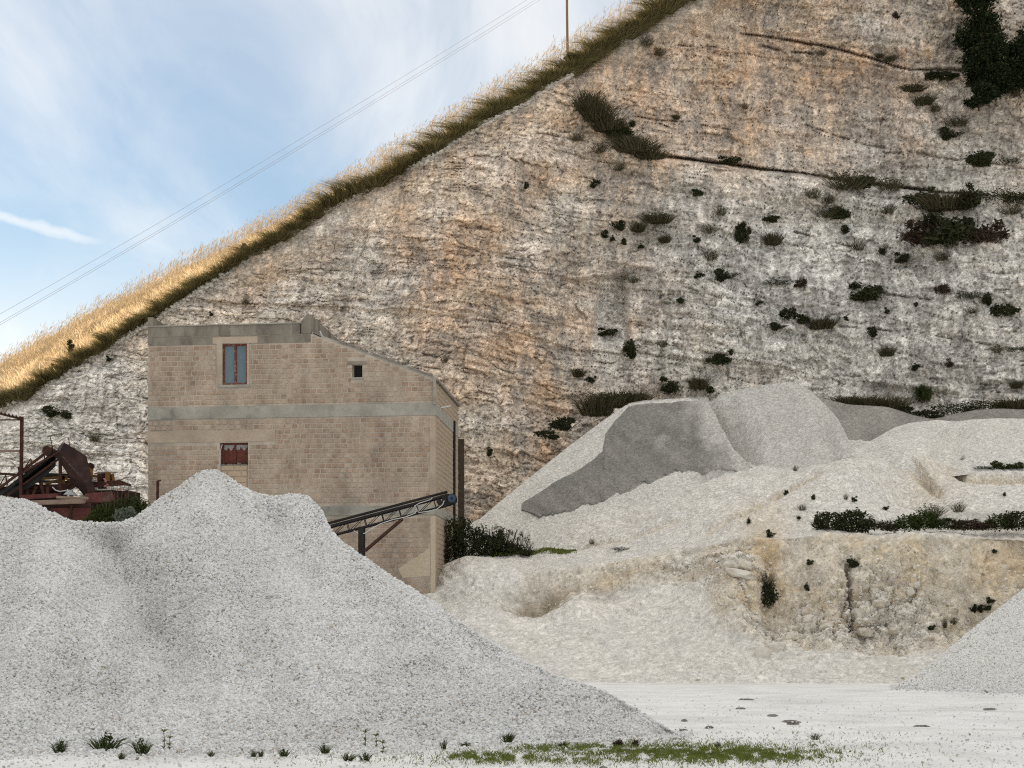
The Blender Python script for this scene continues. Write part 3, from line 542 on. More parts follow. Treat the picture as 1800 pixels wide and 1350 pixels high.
# grey load tipped over the pale heap
top = curve([(912, 893), (920, 882), (945, 867), (975, 846), (1000, 833), (1025, 819), (1045, 804), (1060, 790), (1063, 762), (1080, 738), (1105, 712), (1130, 707), (1200, 702), (1245, 701), (1250, 715), (1264, 744), (1290, 790), (1318, 818), (1338, 832)])
bot = curve([(912, 893), (925, 902), (950, 909), (1000, 902), (1040, 890), (1080, 876), (1120, 860), (1168, 846), (1182, 836), (1200, 832), (1225, 834), (1240, 838), (1262, 830), (1300, 832), (1338, 834)])
gx_ = np.arange(910, 1336, 2.2); nt_ = 60; gpx, gt = np.meshgrid(gx_, np.linspace(-.02, 1.02, nt_)); gpy = bot(gpx) + (top(gpx) - bot(gpx)) * gt
gpy = gpy + 6 * fbm(gpx / 26, gpy / 26, 5, .6) * sst(1.05, .6, gt)
hxs = np.arange(815, 1345 + 3, 3.0); pp = YH - (pflank[..., 2] - HC) * F / pflank[..., 1]
dep = np.zeros_like(gpx)
for j in range(len(gx_)):
    q = (gx_[j] - 815) / 3; j0 = int(q); fr_ = q - j0
    def dd(jj):
        o_ = np.argsort(-pp[:, jj]); return np.interp(-gpy[:, j], -pp[o_, jj], pflank[o_, jj, 1])
    dep[:, j] = dd(j0) * (1 - fr_) + dd(j0 + 1) * fr_
ed = np.minimum(sst(-.02, .10, gt), sst(1.02, .93, gt)); ed = np.minimum(ed, np.minimum(sst(910, 925, gpx), sst(1338, 1324, gpx)))
dep = dep + .10 - .26 * ed - .12 * ed * fbm(gpx / 60, gpy / 40, 4) - .05 * ed * pn(gpx / 16 + gpy / 30, gpy / 90, 1.2)
gvv = W(gpx, gpy, dep); dn_ = pn((gvv[..., 0] * .8 + gvv[..., 2]) / .5, gvv[..., 2] / 5, 2.2)
go_c = lin(143, 139, 132) * (1 + .12 * dn_)[..., None] * (1 + .20 * fbm(gvv[..., 0] / .9 + gvv[..., 2] * .8, gvv[..., 2] / 2, 5, .65, 6))[..., None]
fadep = sst(1225, 1330, gpx + 30 * fbm(gpx / 40, gpy / 40, 3)) * .75 + .35 * blob(gpx, gpy, 1180, 770, 60, 30) * sst(0, .5, fbm(gpx / 25, gpy / 25, 3))
xb_ = np.interp(gpy, [701, 715, 744, 790, 818, 832], [1244, 1250, 1264, 1290, 1318, 1338]); fadep = np.maximum(fadep, .95 * sst(-75, -4, gpx - xb_ + 26 * fbm(gpx / 30, gpy / 30, 4)))
fadep = fadep + sst(.55, .1, ed + .35 * fbm(gpx / 9, gpy / 9, 4, .65)) * .8
go_c = go_c + (lin(203, 198, 189) - go_c) * np.clip(fadep, 0, 1)[..., None]
go = put('gravel_heap', gvv, gridfaces(*gpx.shape), M['gravel_far'], attrs={'col': go_c.reshape(-1, 3)}, smooth=True)
go['label'] = 'dark grey load of fine gravel spread over the long pale heap'; go['category'] = 'gravel heap'; go['group'] = 'heaps of quarried gravel'

# ================================================================== THE BLOCK BUILDING
class Plane:
    def __init__(s, a, b):
        s.a = np.array(a, float); s.b = np.array(b, float); s.L = np.linalg.norm(s.b - s.a); s.u = (s.b - s.a) / s.L; s.n = np.array([s.u[1], -s.u[0]])
    def sz(s, px, py):
        k = (px - 900) / F; t = (k * s.a[1] - s.a[0]) / (s.u[0] - k * s.u[1]); Y = s.a[1] + t * s.u[1]
        return t, HC + (YH - py) / F * Y
    def p(s, t, z, d=0.0): q = s.a + s.u * t + s.n * d; return (q[0], q[1], z)
    def box(s, mb, t0, t1, z0, z1, d0, d1):
        v = [s.p(t, z, d) for d in (d0, d1) for t, z in ((t0, z0), (t1, z0), (t1, z1), (t0, z1))]
        return mb.add(v, [[3, 2, 1, 0], [4, 5, 6, 7], [0, 1, 5, 4], [1, 2, 6, 5], [2, 3, 7, 6], [3, 0, 4, 7]])
    def rect(s, x0, y0, x1, y1):
        a = s.sz(x0, (y0 + y1) / 2)[0]; b = s.sz(x1, (y0 + y1) / 2)[0]; return a, b, s.sz((x0 + x1) / 2, y1)[1], s.sz((x0 + x1) / 2, y0)[1]
PLp, PRp, BRp = (-15.27, 71.6), (-3.15, 70.0), (-2.47, 78.0); BLp = (-14.6, 79.6)
FR = Plane(PLp, PRp); SD = Plane(PRp, BRp); GB = 2.2
bld = thing('block_building', (PLp[0], PLp[1], GB), 'tall tufa block building with a sloping roof edge and red framed window', 'building')
zpar = FR.sz(400, 590)[1]; ztop = FR.sz(400, 572)[1]
s548 = FR.sz(547, 590)[0]; s757, z757 = FR.sz(760, 667)
def prof(t): return zpar if t <= s548 else zpar + (z757 - zpar) * (t - s548) / (FR.L - s548)
win1 = FR.rect(391, 604, 434, 676); win2 = FR.rect(386, 778, 436, 815); hole = FR.rect(619, 641, 637, 663)
infill = FR.rect(386, 815, 436, 905); openings = [win1, win2, hole, infill]
def wall_mesh(pl, L, prof_, ops, z0, dep=.3, knots=()):
    mb = MB(); xs_ = sorted(set([0, L] + [o[0] for o in ops] + [o[1] for o in ops] + list(knots)))
    for a, b in zip(xs_, xs_[1:]):
        if b - a < 1e-4: continue
        m = (a + b) / 2; cutz = sorted((o[2], o[3]) for o in ops if o[0] < m < o[1]); z = z0
        for c in cutz + [None]:
            za, zb = (c[0], c[0]) if c else (prof_(a), prof_(b))
            if za - z > 1e-3: mb.add([pl.p(a, z), pl.p(b, z), pl.p(b, zb), pl.p(a, za)], [[0, 1, 2, 3]])
            if c: z = c[1]
    for o in ops:
        q = [(o[0], o[2]), (o[1], o[2]), (o[1], o[3]), (o[0], o[3])]
        for (a, b), (c, d) in zip(q, q[1:] + q[:1]): mb.add([pl.p(a, b), pl.p(c, d), pl.p(c, d, -dep), pl.p(a, b, -dep)], [[0, 1, 2, 3]])
    return mb
wall_mesh(FR, FR.L, prof, openings, GB, .28, (s548,)).put('front_wall', M['mortar'], bld)
zs = FR.sz(762, 668)[1]
wall_mesh(SD, SD.L, lambda t: zs - .05, [], GB).put('side_wall', M['plaster'], bld)
mb = MB(); mb.add([(*BRp, GB), (*BLp, GB), (*BLp, zpar), (*BRp, zs)], [[0, 1, 2, 3]]); mb.put('back_wall', M['plaster'], bld)
mb = MB(); mb.add([(*BLp, GB), (*PLp, GB), (*PLp, zpar), (*BLp, zpar)], [[0, 1, 2, 3]]); mb.put('left_wall', M['plaster'], bld)
bk = np.array([.68, 8.0])
def q3(t, d, z, o=0.0):    # point on the front at t, pushed d (0..1) towards the back
    a = np.array(FR.p(t, 0, o)[:2]) + bk * d; return (a[0], a[1], z)
mb = MB(); mb.add([q3(0.02, 0.02, zpar - .1), q3(s548, 0.02, zpar - .1), q3(s548, 1, zpar - .1), q3(.02, 1, zpar - .1)], [[0, 1, 2, 3]]); mb.put('flat_roof', M['concrete'], bld)
mb = MB()       # the monopitch roof: slab with a thin cement verge
zl = lambda t: zpar + (z757 - zpar) * (t - s548) / (FR.L - s548)
def slab(mb, t0, t1, d0, d1, up0, up1, o=0.0):
    v = [q3(t, d, zl(t) + u_, o) for u_ in (up0, up1) for t, d in ((t0, d0), (t1, d0), (t1, d1), (t0, d1))]
    return mb.add(v, [[3, 2, 1, 0], [4, 5, 6, 7], [0, 1, 5, 4], [1, 2, 6, 5], [2, 3, 7, 6], [3, 0, 4, 7]])
slab(mb, s548 + .03, FR.L + .10, .004, 1.01, .003, .09, .03); roof = mb.put('sloping_roof', M['concrete'], bld)
rr = random.Random(5); t = FR.sz(598, 612)[0]
while t < FR.L - .15:
    w = rr.uniform(.20, .34); mb = MB(); slab(mb, t, t + w * .9, .0, .05, .092, .092 + rr.uniform(.03, .10), .05); mb.put('roof_tile', M['tile'], roof); t += w * rr.choice([1, 1, 1.15, 1.9])
# parapet, corner upstands, gable wall of the taller part
mb = MB(); FR.box(mb, .0, FR.sz(528, 580)[0], zpar + .002, ztop, -.22, .035); mb.put('parapet', M['stained'], bld)
mb = MB(); FR.box(mb, -.01, FR.sz(530, 580)[0], ztop + .002, ztop + .05, -.25, .07); mb.put('coping', M['concrete'], bld)
zl5 = FR.sz(264, 558)[1]; zr5 = FR.sz(540, 553)[1]
mb = MB(); mb.add([q3(0, 0, zpar - .3, .03), q3(.22, 0, zpar - .3, .03), q3(.22, 0, zl5, .03), q3(0, 0, zl5, .03), q3(0, 1, zpar - .3), q3(.22, 1, zpar - .3), q3(.22, 1, zl5), q3(0, 1, zl5)], [[0, 1, 2, 3], [7, 6, 5, 4], [1, 5, 6, 2], [4, 0, 3, 7], [3, 2, 6, 7]]); mb.put('side_parapet', M['stained'], bld)
sA = FR.sz(530, 570)[0]
mb = MB(); mb.add([q3(sA, 0, zpar + .002, .05), q3(s548, 0, zpar + .002, .05), q3(s548, 0, zr5, .05), q3(sA + .2, 0, zr5, .05), q3(sA + .16, 0, zr5 - .12, .05), q3(sA, 0, ztop + .06, .05),
    q3(sA, .03, zpar + .002), q3(s548, .03, zpar + .002), q3(s548, .03, zr5), q3(sA + .2, .03, zr5), q3(sA + .16, .03, zr5 - .12), q3(sA, .03, ztop + .06)], [[0, 1, 2, 3, 4, 5], [11, 10, 9, 8, 7, 6], [1, 7, 8, 2], [2, 8, 9, 3], [3, 9, 10, 4], [4, 10, 11, 5], [5, 11, 6, 0]]); mb.put('corner_upstand', M['stained'], bld)
mb = MB(); g0 = s548 - .24
mb.add([q3(g0, .03, zpar - .3), q3(s548, .03, zpar - .3), q3(s548, .03, zr5 - .01), q3(g0, .03, zr5 - .01), q3(g0, 1, zpar - .3), q3(s548, 1, zpar - .3), q3(s548, 1, zr5 - .01), q3(g0, 1, zr5 - .01)], [[7, 6, 5, 4], [1, 5, 6, 2], [4, 0, 3, 7], [3, 2, 6, 7]]); mb.put('gable_wall', M['stained'], bld)
mb = MB(); mb.bar(q3(s548 + .10, .015, FR.sz(552, 590)[1] + .1), q3(s548 + .42, .015, FR.sz(552, 590)[1] - .05), .3, .03); mb.put('slate', M['dark'], bld)
mb = MB(); mb.bar(q3(s548 + .34, .02, FR.sz(558, 581)[1]), q3(s548 + .56, .02, FR.sz(567, 600)[1]), .05, .05); mb.put('broken_batten', M['white_sheet'], bld)
# string courses, lintels, rendered strips (each a little proud)
def strip(name, rect, m, d=.03, par=None, pl=FR, back=.05):
    mb = MB(); r = pl.rect(*rect); pl.box(mb, r[0], r[1], r[2], r[3], -back, d); return mb.put(name, M[m], par or bld)
bands = [(258, 713, 766, 734), (258, 890, 766, 906)]
zb = [(FR.sz(500, 734)[1], FR.sz(500, 713)[1]), (FR.sz(600, 906)[1], FR.sz(600, 890)[1])]
for z0, z1 in zb:
    mb = MB(); FR.box(mb, 0, FR.L + .03, z0, z1, -.05, .035); mb.put('concrete_band', M['concrete'], bld)
    mb = MB(); SD.box(mb, .0, SD.L, z0, z1, -.05, .03); mb.put('concrete_band', M['concrete'], bld)
strip('lintel', (374, 592, 453, 603.5), 'plaster', .02); strip('rendered_strip', (259, 757, 484, 777), 'plaster', .016)
strip('window_surround', (381, 604, 390.8, 679), 'plaster', .022); strip('window_surround', (434.3, 604, 438.5, 679), 'plaster', .022); strip('window_sill', (383, 676.6, 439, 681), 'concrete', .06)
strip('lintel', (611.5, 635.5, 644, 640.6), 'stained', .05); strip('window_sill', (617, 663.4, 638, 666.5), 'concrete', .03)
strip('corner_render', (755.5, 735.5, 765, 888.5), 'plaster', .018); strip('corner_render', (757, 907.5, 765, 1046), 'paleplaster', .018)
strip('rendered_strip', (262, 591.2, 546, 605), 'stained', .014); strip('control_strip', (377.6, 606, 379.2, 711), 'concrete', .014); strip('control_strip', (384.8, 736, 386.0, 756), 'concrete', .014)
pts = [FR.sz(a, b) for a, b in ((700, 1000), (756, 962), (756, 1012), (708, 1016))]
mb = MB(); mb.add([FR.p(t, z, .018) for t, z in pts] + [FR.p(t, z, -.03) for t, z in pts], [[3, 2, 1, 0], [0, 1, 5, 4], [1, 2, 6, 5], [2, 3, 7, 6], [3, 0, 4, 7]]); mb.put('render_patch', M['paleplaster'], bld)
# --- blocks
excl = [FR.rect(*r) for r in ((374, 591, 453, 604), (259, 756, 484, 778), (380, 602, 391, 681), (434, 602, 440, 681), (383, 676, 440, 682), (611, 635, 645, 641), (617, 663, 638, 667), (755, 734, 770, 890), (756, 906, 772, 1060), (255, 590, 548, 605))]
excl += [(0, 99, z0 - .01, z1 + .01) for z0, z1 in zb] + [(o[0] - .02, o[1] + .02, o[2] - .02, o[3] + .02) for o in openings]
def inpatch(t, z):
    a = np.array(pts); c = False; n = len(a)
    for i in range(n):
        (x0, y0), (x1, y1) = a[i], a[i - 1]
        if (y0 > z) != (y1 > z) and t < (x1 - x0) * (z - y0) / (y1 - y0) + x0: c = not c
    return c
H, WD = .2075, .27; blocks = []; z = GB + .05; rb = random.Random(8); row = 0
while z < zpar:
    z1 = z + H - .024; t = -.2 + (row % 2) * WD / 2 + rb.uniform(-.03, .03)
    while t < FR.L:
        w = WD * rb.uniform(.93, 1.06); a, b = max(t + .011, .02), min(t + w - .012, FR.L - .02); zt = min(z1, prof(b) - .03 if b > s548 else zpar - .01)
        segs_ = [(a, b)]
        for e0, e1, f0, f1 in excl:
            if f0 < zt and f1 > z:
                n_ = []
                for p0, p1 in segs_:
                    if e1 <= p0 or e0 >= p1: n_.append((p0, p1)); continue
                    if e0 - p0 > .07: n_.append((p0, e0))
                    if p1 - e1 > .07: n_.append((e1, p1))
                segs_ = n_
        for p0, p1 in segs_:
            if zt - z > .05 and p1 - p0 > .06 and not inpatch((p0 + p1) / 2, (z + zt) / 2): blocks.append((p0, p1, z, zt))
        t += w
    z += H; row += 1
def hidden(bk_):
    q = FR.p((bk_[0] + bk_[1]) / 2, (bk_[2] + bk_[3]) / 2); px_ = 900 + q[0] / q[1] * F; py_ = YH - (q[2] - HC) / q[1] * F
    return py_ > np.interp(px_, [260, 290, 340, 377, 443, 517, 553, 579, 651, 757], [890, 868, 836, 824, 863, 866, 881, 925, 984, 1054])
vis_b = [b for b in blocks if not hidden(b)]
full = [b for b in vis_b if b[1] - b[0] > .19 and b[3] - b[2] > .16 and FR.sz(500, 890)[1] < b[2] < FR.sz(500, 734)[1]]
full = sorted(full, key=lambda b: -b[0])[:296]; fs_ = set(full)
def block_geo(p0, p1, z0, z1, r, L):
    c = .020; o = [r.uniform(-.007, .007) for _ in range(4)]; d = .012 + r.uniform(0, .014)
    return [L(p0, z0, -.02), L(p1, z0, -.02), L(p1, z1, -.02), L(p0, z1, -.02), L(p0 + c + o[0], z0 + c + o[1], d), L(p1 - c + o[2], z0 + c, d), L(p1 - c, z1 - c + o[3], d), L(p0 + c, z1 - c + o[1], d)], [[4, 5, 6, 7], [0, 1, 5, 4], [1, 2, 6, 5], [2, 3, 7, 6], [3, 0, 4, 7]]
ang = math.atan2(FR.u[1], FR.u[0]); bvar = []
for i in range(8):
    r_ = random.Random(i); v, f = block_geo(-.12, .12, 0, H - .024, r_, lambda t, z, d: (t, -d, z)); me = mesh('block', np.array(v), f); me.materials.append(M['block']); bvar.append(me)
bo = org(bld)
for i, b in enumerate(full):
    o = bpy.data.objects.new('block', bvar[rb.randrange(8)]); COL.objects.link(o); o.parent = bld
    o.location = Vector(FR.p((b[0] + b[1]) / 2, b[2])) - bo; o.rotation_euler = (0, 0, ang); o.scale = ((b[1] - b[0]) / .24, 1, (b[3] - b[2]) / (H - .024))
mb = MB(); rv = []
for b in blocks:
    if b in fs_: continue
    v, f = block_geo(*b, rb, FR.p); mb.add(v, f); rv += [rb.random()] * 8
put('blockwork', mb.v, mb.f, M['block'], bld, {'rnd': np.array(rv)}, kind='stuff')
mb = MB(); rv = []; z = GB + .05; row = 0
while z < zs - .2:
    t = (row % 2) * .2
    while t < SD.L - .1:
        a, b = max(t, .35), min(t + .40, SD.L - .05)
        if b - a > .1 and not any(z < q1 + .02 and z + H > q0 - .02 for q0, q1 in zb): v, f = block_geo(a, b, z, z + H - .02, rb, SD.p); mb.add(v, f); rv += [rb.uniform(.5, .95)] * 8
        t += .43
    z += H; row += 1
M['sideblock'] = mat('smeared_side_block', (.37, .285, .20), (.44, .345, .25), scale=3, rough=.95, bump=.5, bscale=14, c3=(.42, .34, .255), s3=.6)
put('side_blockwork', mb.v, mb.f, M['sideblock'], bld, {'rnd': np.array(rv)}, kind='stuff')
# pale blocks closing the lower half of the lower window
z = infill[3] - .02 - H * 1.5; row = 0
for row in range(9):
    z0 = infill[3] - .03 - (row + 1) * .25; cuts = [infill[0] + .03, infill[0] + (.63 if row % 2 == 0 else .33), infill[0] + (.63 if row % 2 == 0 else .93), infill[1] - .03]
    cuts = sorted(set(cuts))
    for a, b in zip(cuts, cuts[1:]):
        mb = MB(); v, f = block_geo(a, b - .025, z0, z0 + .225 - (rb.uniform(0, .06) if row == 0 else 0), rb, lambda t, z_, d: FR.p(t, z_, d - .06)); mb.add(v, f); mb.put('infill_block', M['infill'], bld)
mb = MB(); FR.box(mb, infill[0] + .002, infill[1] - .002, infill[2], infill[3] - .06, -.24, -.075); mb.put('infill_mortar', M['plaster'], bld)
mb = MB()
for i in range(16): a = infill[0] + .04 + i * .07; FR.box(mb, a, a + .065, infill[3] - .05, infill[3] - .02 + rb.uniform(-.01, .07), -.2, -.07)
mb.put('broken_mortar', M['concrete'], bld)
# --- windows
def bars(rects, d0, d1, m, name, par, pl=FR):
    mb = MB()
    for r in rects: pl.box(mb, *r, d0, d1)
    return mb.put(name, M[m], par)
o = win1; fw = .065; mid = o[0] + (o[1] - o[0]) * .51
wf = bars([(o[0] + .01, o[1] - .01, o[3] - .08, o[3] - .004), (o[0] + .01, o[1] - .01, o[2] + .004, o[2] + fw), (o[0] + .01, o[0] + fw, o[2] + fw, o[3] - .08), (o[1] - fw, o[1] - .01, o[2] + fw, o[3] - .08), (mid - .045, mid + .04, o[2] + fw, o[3] - .08)], -.16, -.07, 'redframe', 'window', bld)
bars([(o[0] + fw, mid - .045, o[2] + fw, o[3] - .08)], -.135, -.125, 'glass', 'pane', wf); bars([(mid + .04, o[1] - fw, o[2] + fw, o[3] - .08)], -.140, -.130, 'glass', 'pane', wf)
bars([(o[0] - .0, o[1], o[2], o[3])], -.30, -.26, 'curtain' if False else 'dark', 'window_back', wf)
o = win2; mid = (o[0] + o[1]) / 2
wf = bars([(o[0] + .02, o[1] - .02, o[3] - .07, o[3] - .003), (mid - .04, mid + .04, o[2] - .1, o[3] - .07), (o[0] + .05, o[0] + .13, o[2] - .1, o[3] - .07), (o[1] - .07, o[1] - .01, o[2] - .1, o[3] - .07)], -.26, -.19, 'shutter', 'window', bld)
for a, b in ((o[0] + .13, mid - .04), (mid + .04, o[1] - .07)):
    bars([(a, b, o[2] - .1, o[3] - .07)], -.25, -.23, 'shutter', 'shutter_panel', wf)
    n = 24; mb = MB(); vs = []
    for i in range(n + 1):
        t = a + (b - a) * i / n; dz = .10 + .13 * abs(math.sin(i / n * math.pi * 2.0 + .5)) + .02 * math.sin(i * 2.3); vs += [FR.p(t, o[3] - .075, -.222 + .008 * math.sin(i * 1.3)), FR.p(t, o[3] - .075 - dz, -.222 + .012 * math.sin(i * 1.3))]
    mb.add(vs, [[2 * i, 2 * i + 2, 2 * i + 3, 2 * i + 1] for i in range(n)]); mb.put('lace_curtain', M['curtain'], wf)
mb = MB(); mb.tube([FR.p(o[0] + .08, o[3] - .05, -.1), FR.p(o[0] + .06, o[3] - .18, -.06), FR.p(o[0] + .02, o[3] - .35, -.02), FR.p(o[0] + .015, infill[2] + .7, .01)], .018, 6); mb.put('cable', M['cable'], bld)
bars([(hole[0] + .02, hole[1] - .02, hole[2] + .01, hole[3] - .01)], -.30, -.27, 'dark', 'opening_back', bld)
# --- gutter end, downpipe, roof edge of the side, lean-to pilaster behind
mb = MB(); mb.tube([FR.p(FR.L - .02, FR.sz(764, 664)[1], .06), FR.p(FR.L - .02, FR.sz(764, 711)[1], .06)], .065, 8); mb.put('gutter_end', M['concrete'], bld)
mb = MB()
for i in range(14): SD.box(mb, i * SD.L / 14 + .01, (i + 1) * SD.L / 14 - .02, zs - .04, zs + .05 + .03 * (i % 2), -.15, .12)
mb.put('roof_edge', M['tile'], bld)
pipe_t = SD.sz(796, 800)[0]
mb = MB(); mb.tube([SD.p(pipe_t, SD.sz(796, 740)[1], .07), SD.p(pipe_t, GB + 1, .07)], .055, 8); mb.put('downpipe', M['black'], bld)
mb = MB(); mb.bar(SD.p(1.6, SD.sz(775, 718)[1], .02), SD.p(2.2, SD.sz(783, 720)[1], .35), .05, .05); mb.put('pipe_stub', M['cable'], bld)
mb = MB(); mb.bar((BRp[0] + .07, BRp[1] + .6, GB), (BRp[0] + .07, BRp[1] + .6, HC + (YH - 772) / F * 78.6), .22, .4); mb.put('rear_pilaster', M['bark'], bld)

# ================================================================== CONVEYOR IN FRONT OF THE BUILDING
Yc1 = 66.6; cv1 = thing('belt_conveyor', P(634, 1010, Yc1 + .3), 'slim black belt conveyor sloping up across the block building', 'conveyor')
topf = lambda px, dy=0: P(px, np.interp(px, [440, 579, 784], [962, 923.5, 869.5]) + dy, Yc1)
botf = lambda px: P(px, np.interp(px, [440, 590, 782], [978, 939.5, 888]), Yc1)
dk = Vector((0, .62, 0)); st = [455 + 30.6 * i for i in range(12)]
for side in (Vector((0, 0, 0)), dk):
    mb = MB(); mb.bar(topf(440) + side, topf(788) + side, .05, .09); mb.bar(botf(440) + side, botf(784) + side, .045, .055)
    for i in range(len(st)):
        mb.bar(topf(st[i]) + side, botf(st[i] + 5) + side, .03, .03)
        if i + 1 < len(st): mb.bar(botf(st[i] + 6) + side, topf(st[i + 1]) + side, .024, .024)
    mb.put('truss', M['black'], cv1)
mb = MB()
for px_ in st: mb.bar(botf(px_ + 5), botf(px_ + 5) + dk, .03, .03)
mb.put('cross_tie', M['black'], cv1)
mb = MB(); a, b = topf(436, -5), topf(786, -5); mb.add([a, b, b + dk, a + dk] + [q + Vector((0, 0, .05)) for q in (a, b, b + dk, a + dk)], [[0, 3, 2, 1], [4, 5, 6, 7], [0, 1, 5, 4], [1, 2, 6, 5], [2, 3, 7, 6], [3, 0, 4, 7]])
mb.put('belt', M['rubber'], cv1)
hp = [P(a, b, Yc1 - .03) for a, b in ((776, 870.5), (784, 868), (798, 868.5), (803, 874), (802, 881), (797, 885), (782, 889), (778, 886))]
mb = MB(); mb.plate(hp, .02); mb.plate([q + dk + Vector((0, .06, 0)) for q in hp], .02); hd = mb.put('head_plate', M['black'], cv1)
dc = P(794.3, 876.3, Yc1); mb = MB(); mb.disc(dc + dk * .45, (0, 1, 0), .158, .78, 24); dr = mb.put('drum', M['drum'], cv1)
mb = MB(); mb.disc(dc + Vector((0, -.10, 0)), (0, 1, 0), .05, .05, 12); mb.put('axle', M['black'], dr)
d2 = P(772, 882, Yc1); mb = MB(); mb.disc(d2 + dk * .42, (0, 1, 0), .10, .74, 18); rl = mb.put('tension_roller', M['black'], cv1)
mb = MB(); mb.disc(d2 + Vector((0, -.08, 0)), (0, 1, 0), .055, .04, 14); mb.put('roller_rim', M['concrete'], rl)
mb = MB(); mb.bar(P(783.5, 863, Yc1 - .05), P(783.5, 890, Yc1 - .05), .04, .04); mb.put('head_stay', M['black'], cv1)
zg = 2.6
mb = MB()
mb.bar(P(634, 926, Yc1 - .05), Vector((P(634, 926, Yc1).x, Yc1 - .05, zg)), .18, .18); mb.bar(P(634, 926, Yc1 - .05) + dk * 1.15, Vector((P(634, 926, Yc1).x, Yc1 + .66, zg)), .18, .18); mb.put('post', M['black'], cv1)
for s_ in (Vector((0, -.06, 0)), dk + Vector((0, .06, 0))):
    mb = MB(); mb.bar(P(707, 911, Yc1) + s_, P(640, 968, Yc1) + s_, .06, .06); mb.put('brace', M['rust'], cv1)
cpx = [(622, 933), (632, 938.5), (642, 937), (652, 930), (668, 921), (690, 913.5), (712, 909), (730, 902), (733, 893), (736, 901), (752, 899), (768, 895), (778, 887), (781, 880)]
mb = MB(); mb.tube([P(a, b, Yc1 - .09) for a, b in cpx], .017, 6); mb.put('cable', M['cable'], cv1)
mb = MB(); mb.tube([P(a, b, Yc1 - .09) for a, b in ((728, 890), (738, 884), (748, 881), (757, 878), (760, 875))], .015, 6); mb.put('cable', M['cable'], cv1)

# ================================================================== RUSTY PLANT BESIDE THE BUILDING (left)
def gz(px_, Y): return terrain_pt(px_, 3.5).z
Ym = 70.0
c2v = thing('belt_conveyor', P(20, 960, Ym), 'rusty old conveyor rising to the folded sheet chute at the left', 'conveyor')
ct_ = lambda px, dy=0, o=0.: P(px, np.interp(px, [-120, 0, 84, 96], [950, 842, 786, 788]) + dy, Ym + o)
for o_ in (0., .8):
    mb = MB(); mb.bar(ct_(-110, 0, o_), ct_(92, 0, o_), .07, .10); mb.bar(ct_(-110, 20, o_), ct_(104, 18, o_), .06, .08)
    for i in range(9):
        a = -100 + i * 22; mb.bar(ct_(a, 0, o_), ct_(a + 3, 20, o_), .045, .045)
        if i % 2: mb.bar(ct_(a - 22, 20, o_), ct_(a, 0, o_), .035, .035)
    mb.put('truss', M['rust'], c2v)
mb = MB(); a, b = ct_(-110, 7, .05), ct_(94, 6, .05); d_ = Vector((0, .7, 0)); mb.add([a, b, b + d_, a + d_] + [q + Vector((0, 0, -.18)) for q in (a, b, b + d_, a + d_)], [[3, 2, 1, 0], [4, 5, 6, 7], [0, 1, 5, 4], [1, 2, 6, 5], [2, 3, 7, 6], [3, 0, 4, 7]]); mb.put('belt', M['rubber'], c2v)
mb = MB()    # the return belt hangs slack underneath
sl_ = []
for i in range(15):
    t = i / 14; px_ = -10 + 108 * t; y_ = np.interp(px_, [-10, 98], [873, 806]) + 16 * math.sin(math.pi * min(1, t * 1.0)) * t
    sl_.append((px_, y_))
vs = [];
for a, b in sl_: vs += [P(a, b, Ym + .1), P(a, b, Ym + .75), P(a, b + 13, Ym + .12), P(a, b + 13, Ym + .73)]
fs2 = []
for i in range(14): k = i * 4; fs2 += [[k, k + 4, k + 5, k + 1], [k + 2, k + 3, k + 7, k + 6], [k, k + 2, k + 6, k + 4], [k + 1, k + 5, k + 7, k + 3]]
mb.add(vs, fs2); mb.put('slack_belt', M['rubber'], c2v)
mb = MB(); mb.disc(P(88, 795, Ym + .4), (0, 1, 0), .20, .95, 18); mb.put('drum', M['rust'], c2v)
mb = MB(); mb.bar(P(106, 792, Ym - .1), P(106, 960, Ym - .1), .12, .12); mb.bar(P(104, 794, Ym - .12), P(38, 832, Ym - .12), .09, .09); mb.put('support_post', M['rust'], c2v)
mb = MB(); mb.bar(P(36, 822, Ym - .1), P(39, 955, Ym - .1), .12, .12); mb.put('support_post', M['rust'], c2v)
for a, b, c, d in ((88, 767, 93, 790), (120, 769, 123, 784)):
    mb = MB(); mb.bar(P(a, b, Ym), P(c, d, Ym), .025, .025); mb.put('bent_rod', M['rust'], c2v)
ch = thing('sheet_chute', P(150, 960, Ym), 'dark rusty folded sheet metal chute at the top of the old conveyor', 'chute')
A = lambda x, y, o: P(x, y, Ym + o)
mb = MB(); mb.plate([A(113, 779, -.5), A(152, 803, -.5), A(168, 867, -.7), A(161, 872, -.7), A(141, 838, -.75), A(105, 796, -.55)], .03); mb.put('front_sheet', M['rustdark'], ch)
mb = MB(); mb.plate([A(105, 797, -.56), A(141, 839, -.77), A(161, 872.4, -.72), A(148, 871, -.35), A(128, 846, -.2), A(97, 799, -.1)], .03); mb.put('side_sheet', M['rustdark'], ch)
mb = MB(); mb.plate([A(113, 779, -.52), A(105, 796, -.57), A(96, 798, .9), A(108, 780, .9)], .03); mb.plate([A(113, 778.5, -.5), A(152, 802.5, -.5), A(150, 802, .9), A(112, 778, .9)], .03); mb.put('top_sheet', M['rustdark'], ch)
mb = MB(); mb.bar(A(158, 868, -.2), A(158, 960, -.1), .12, .12); mb.bar(A(125, 840, .5), A(125, 960, .5), .12, .12); mb.put('leg', M['rust'], ch)
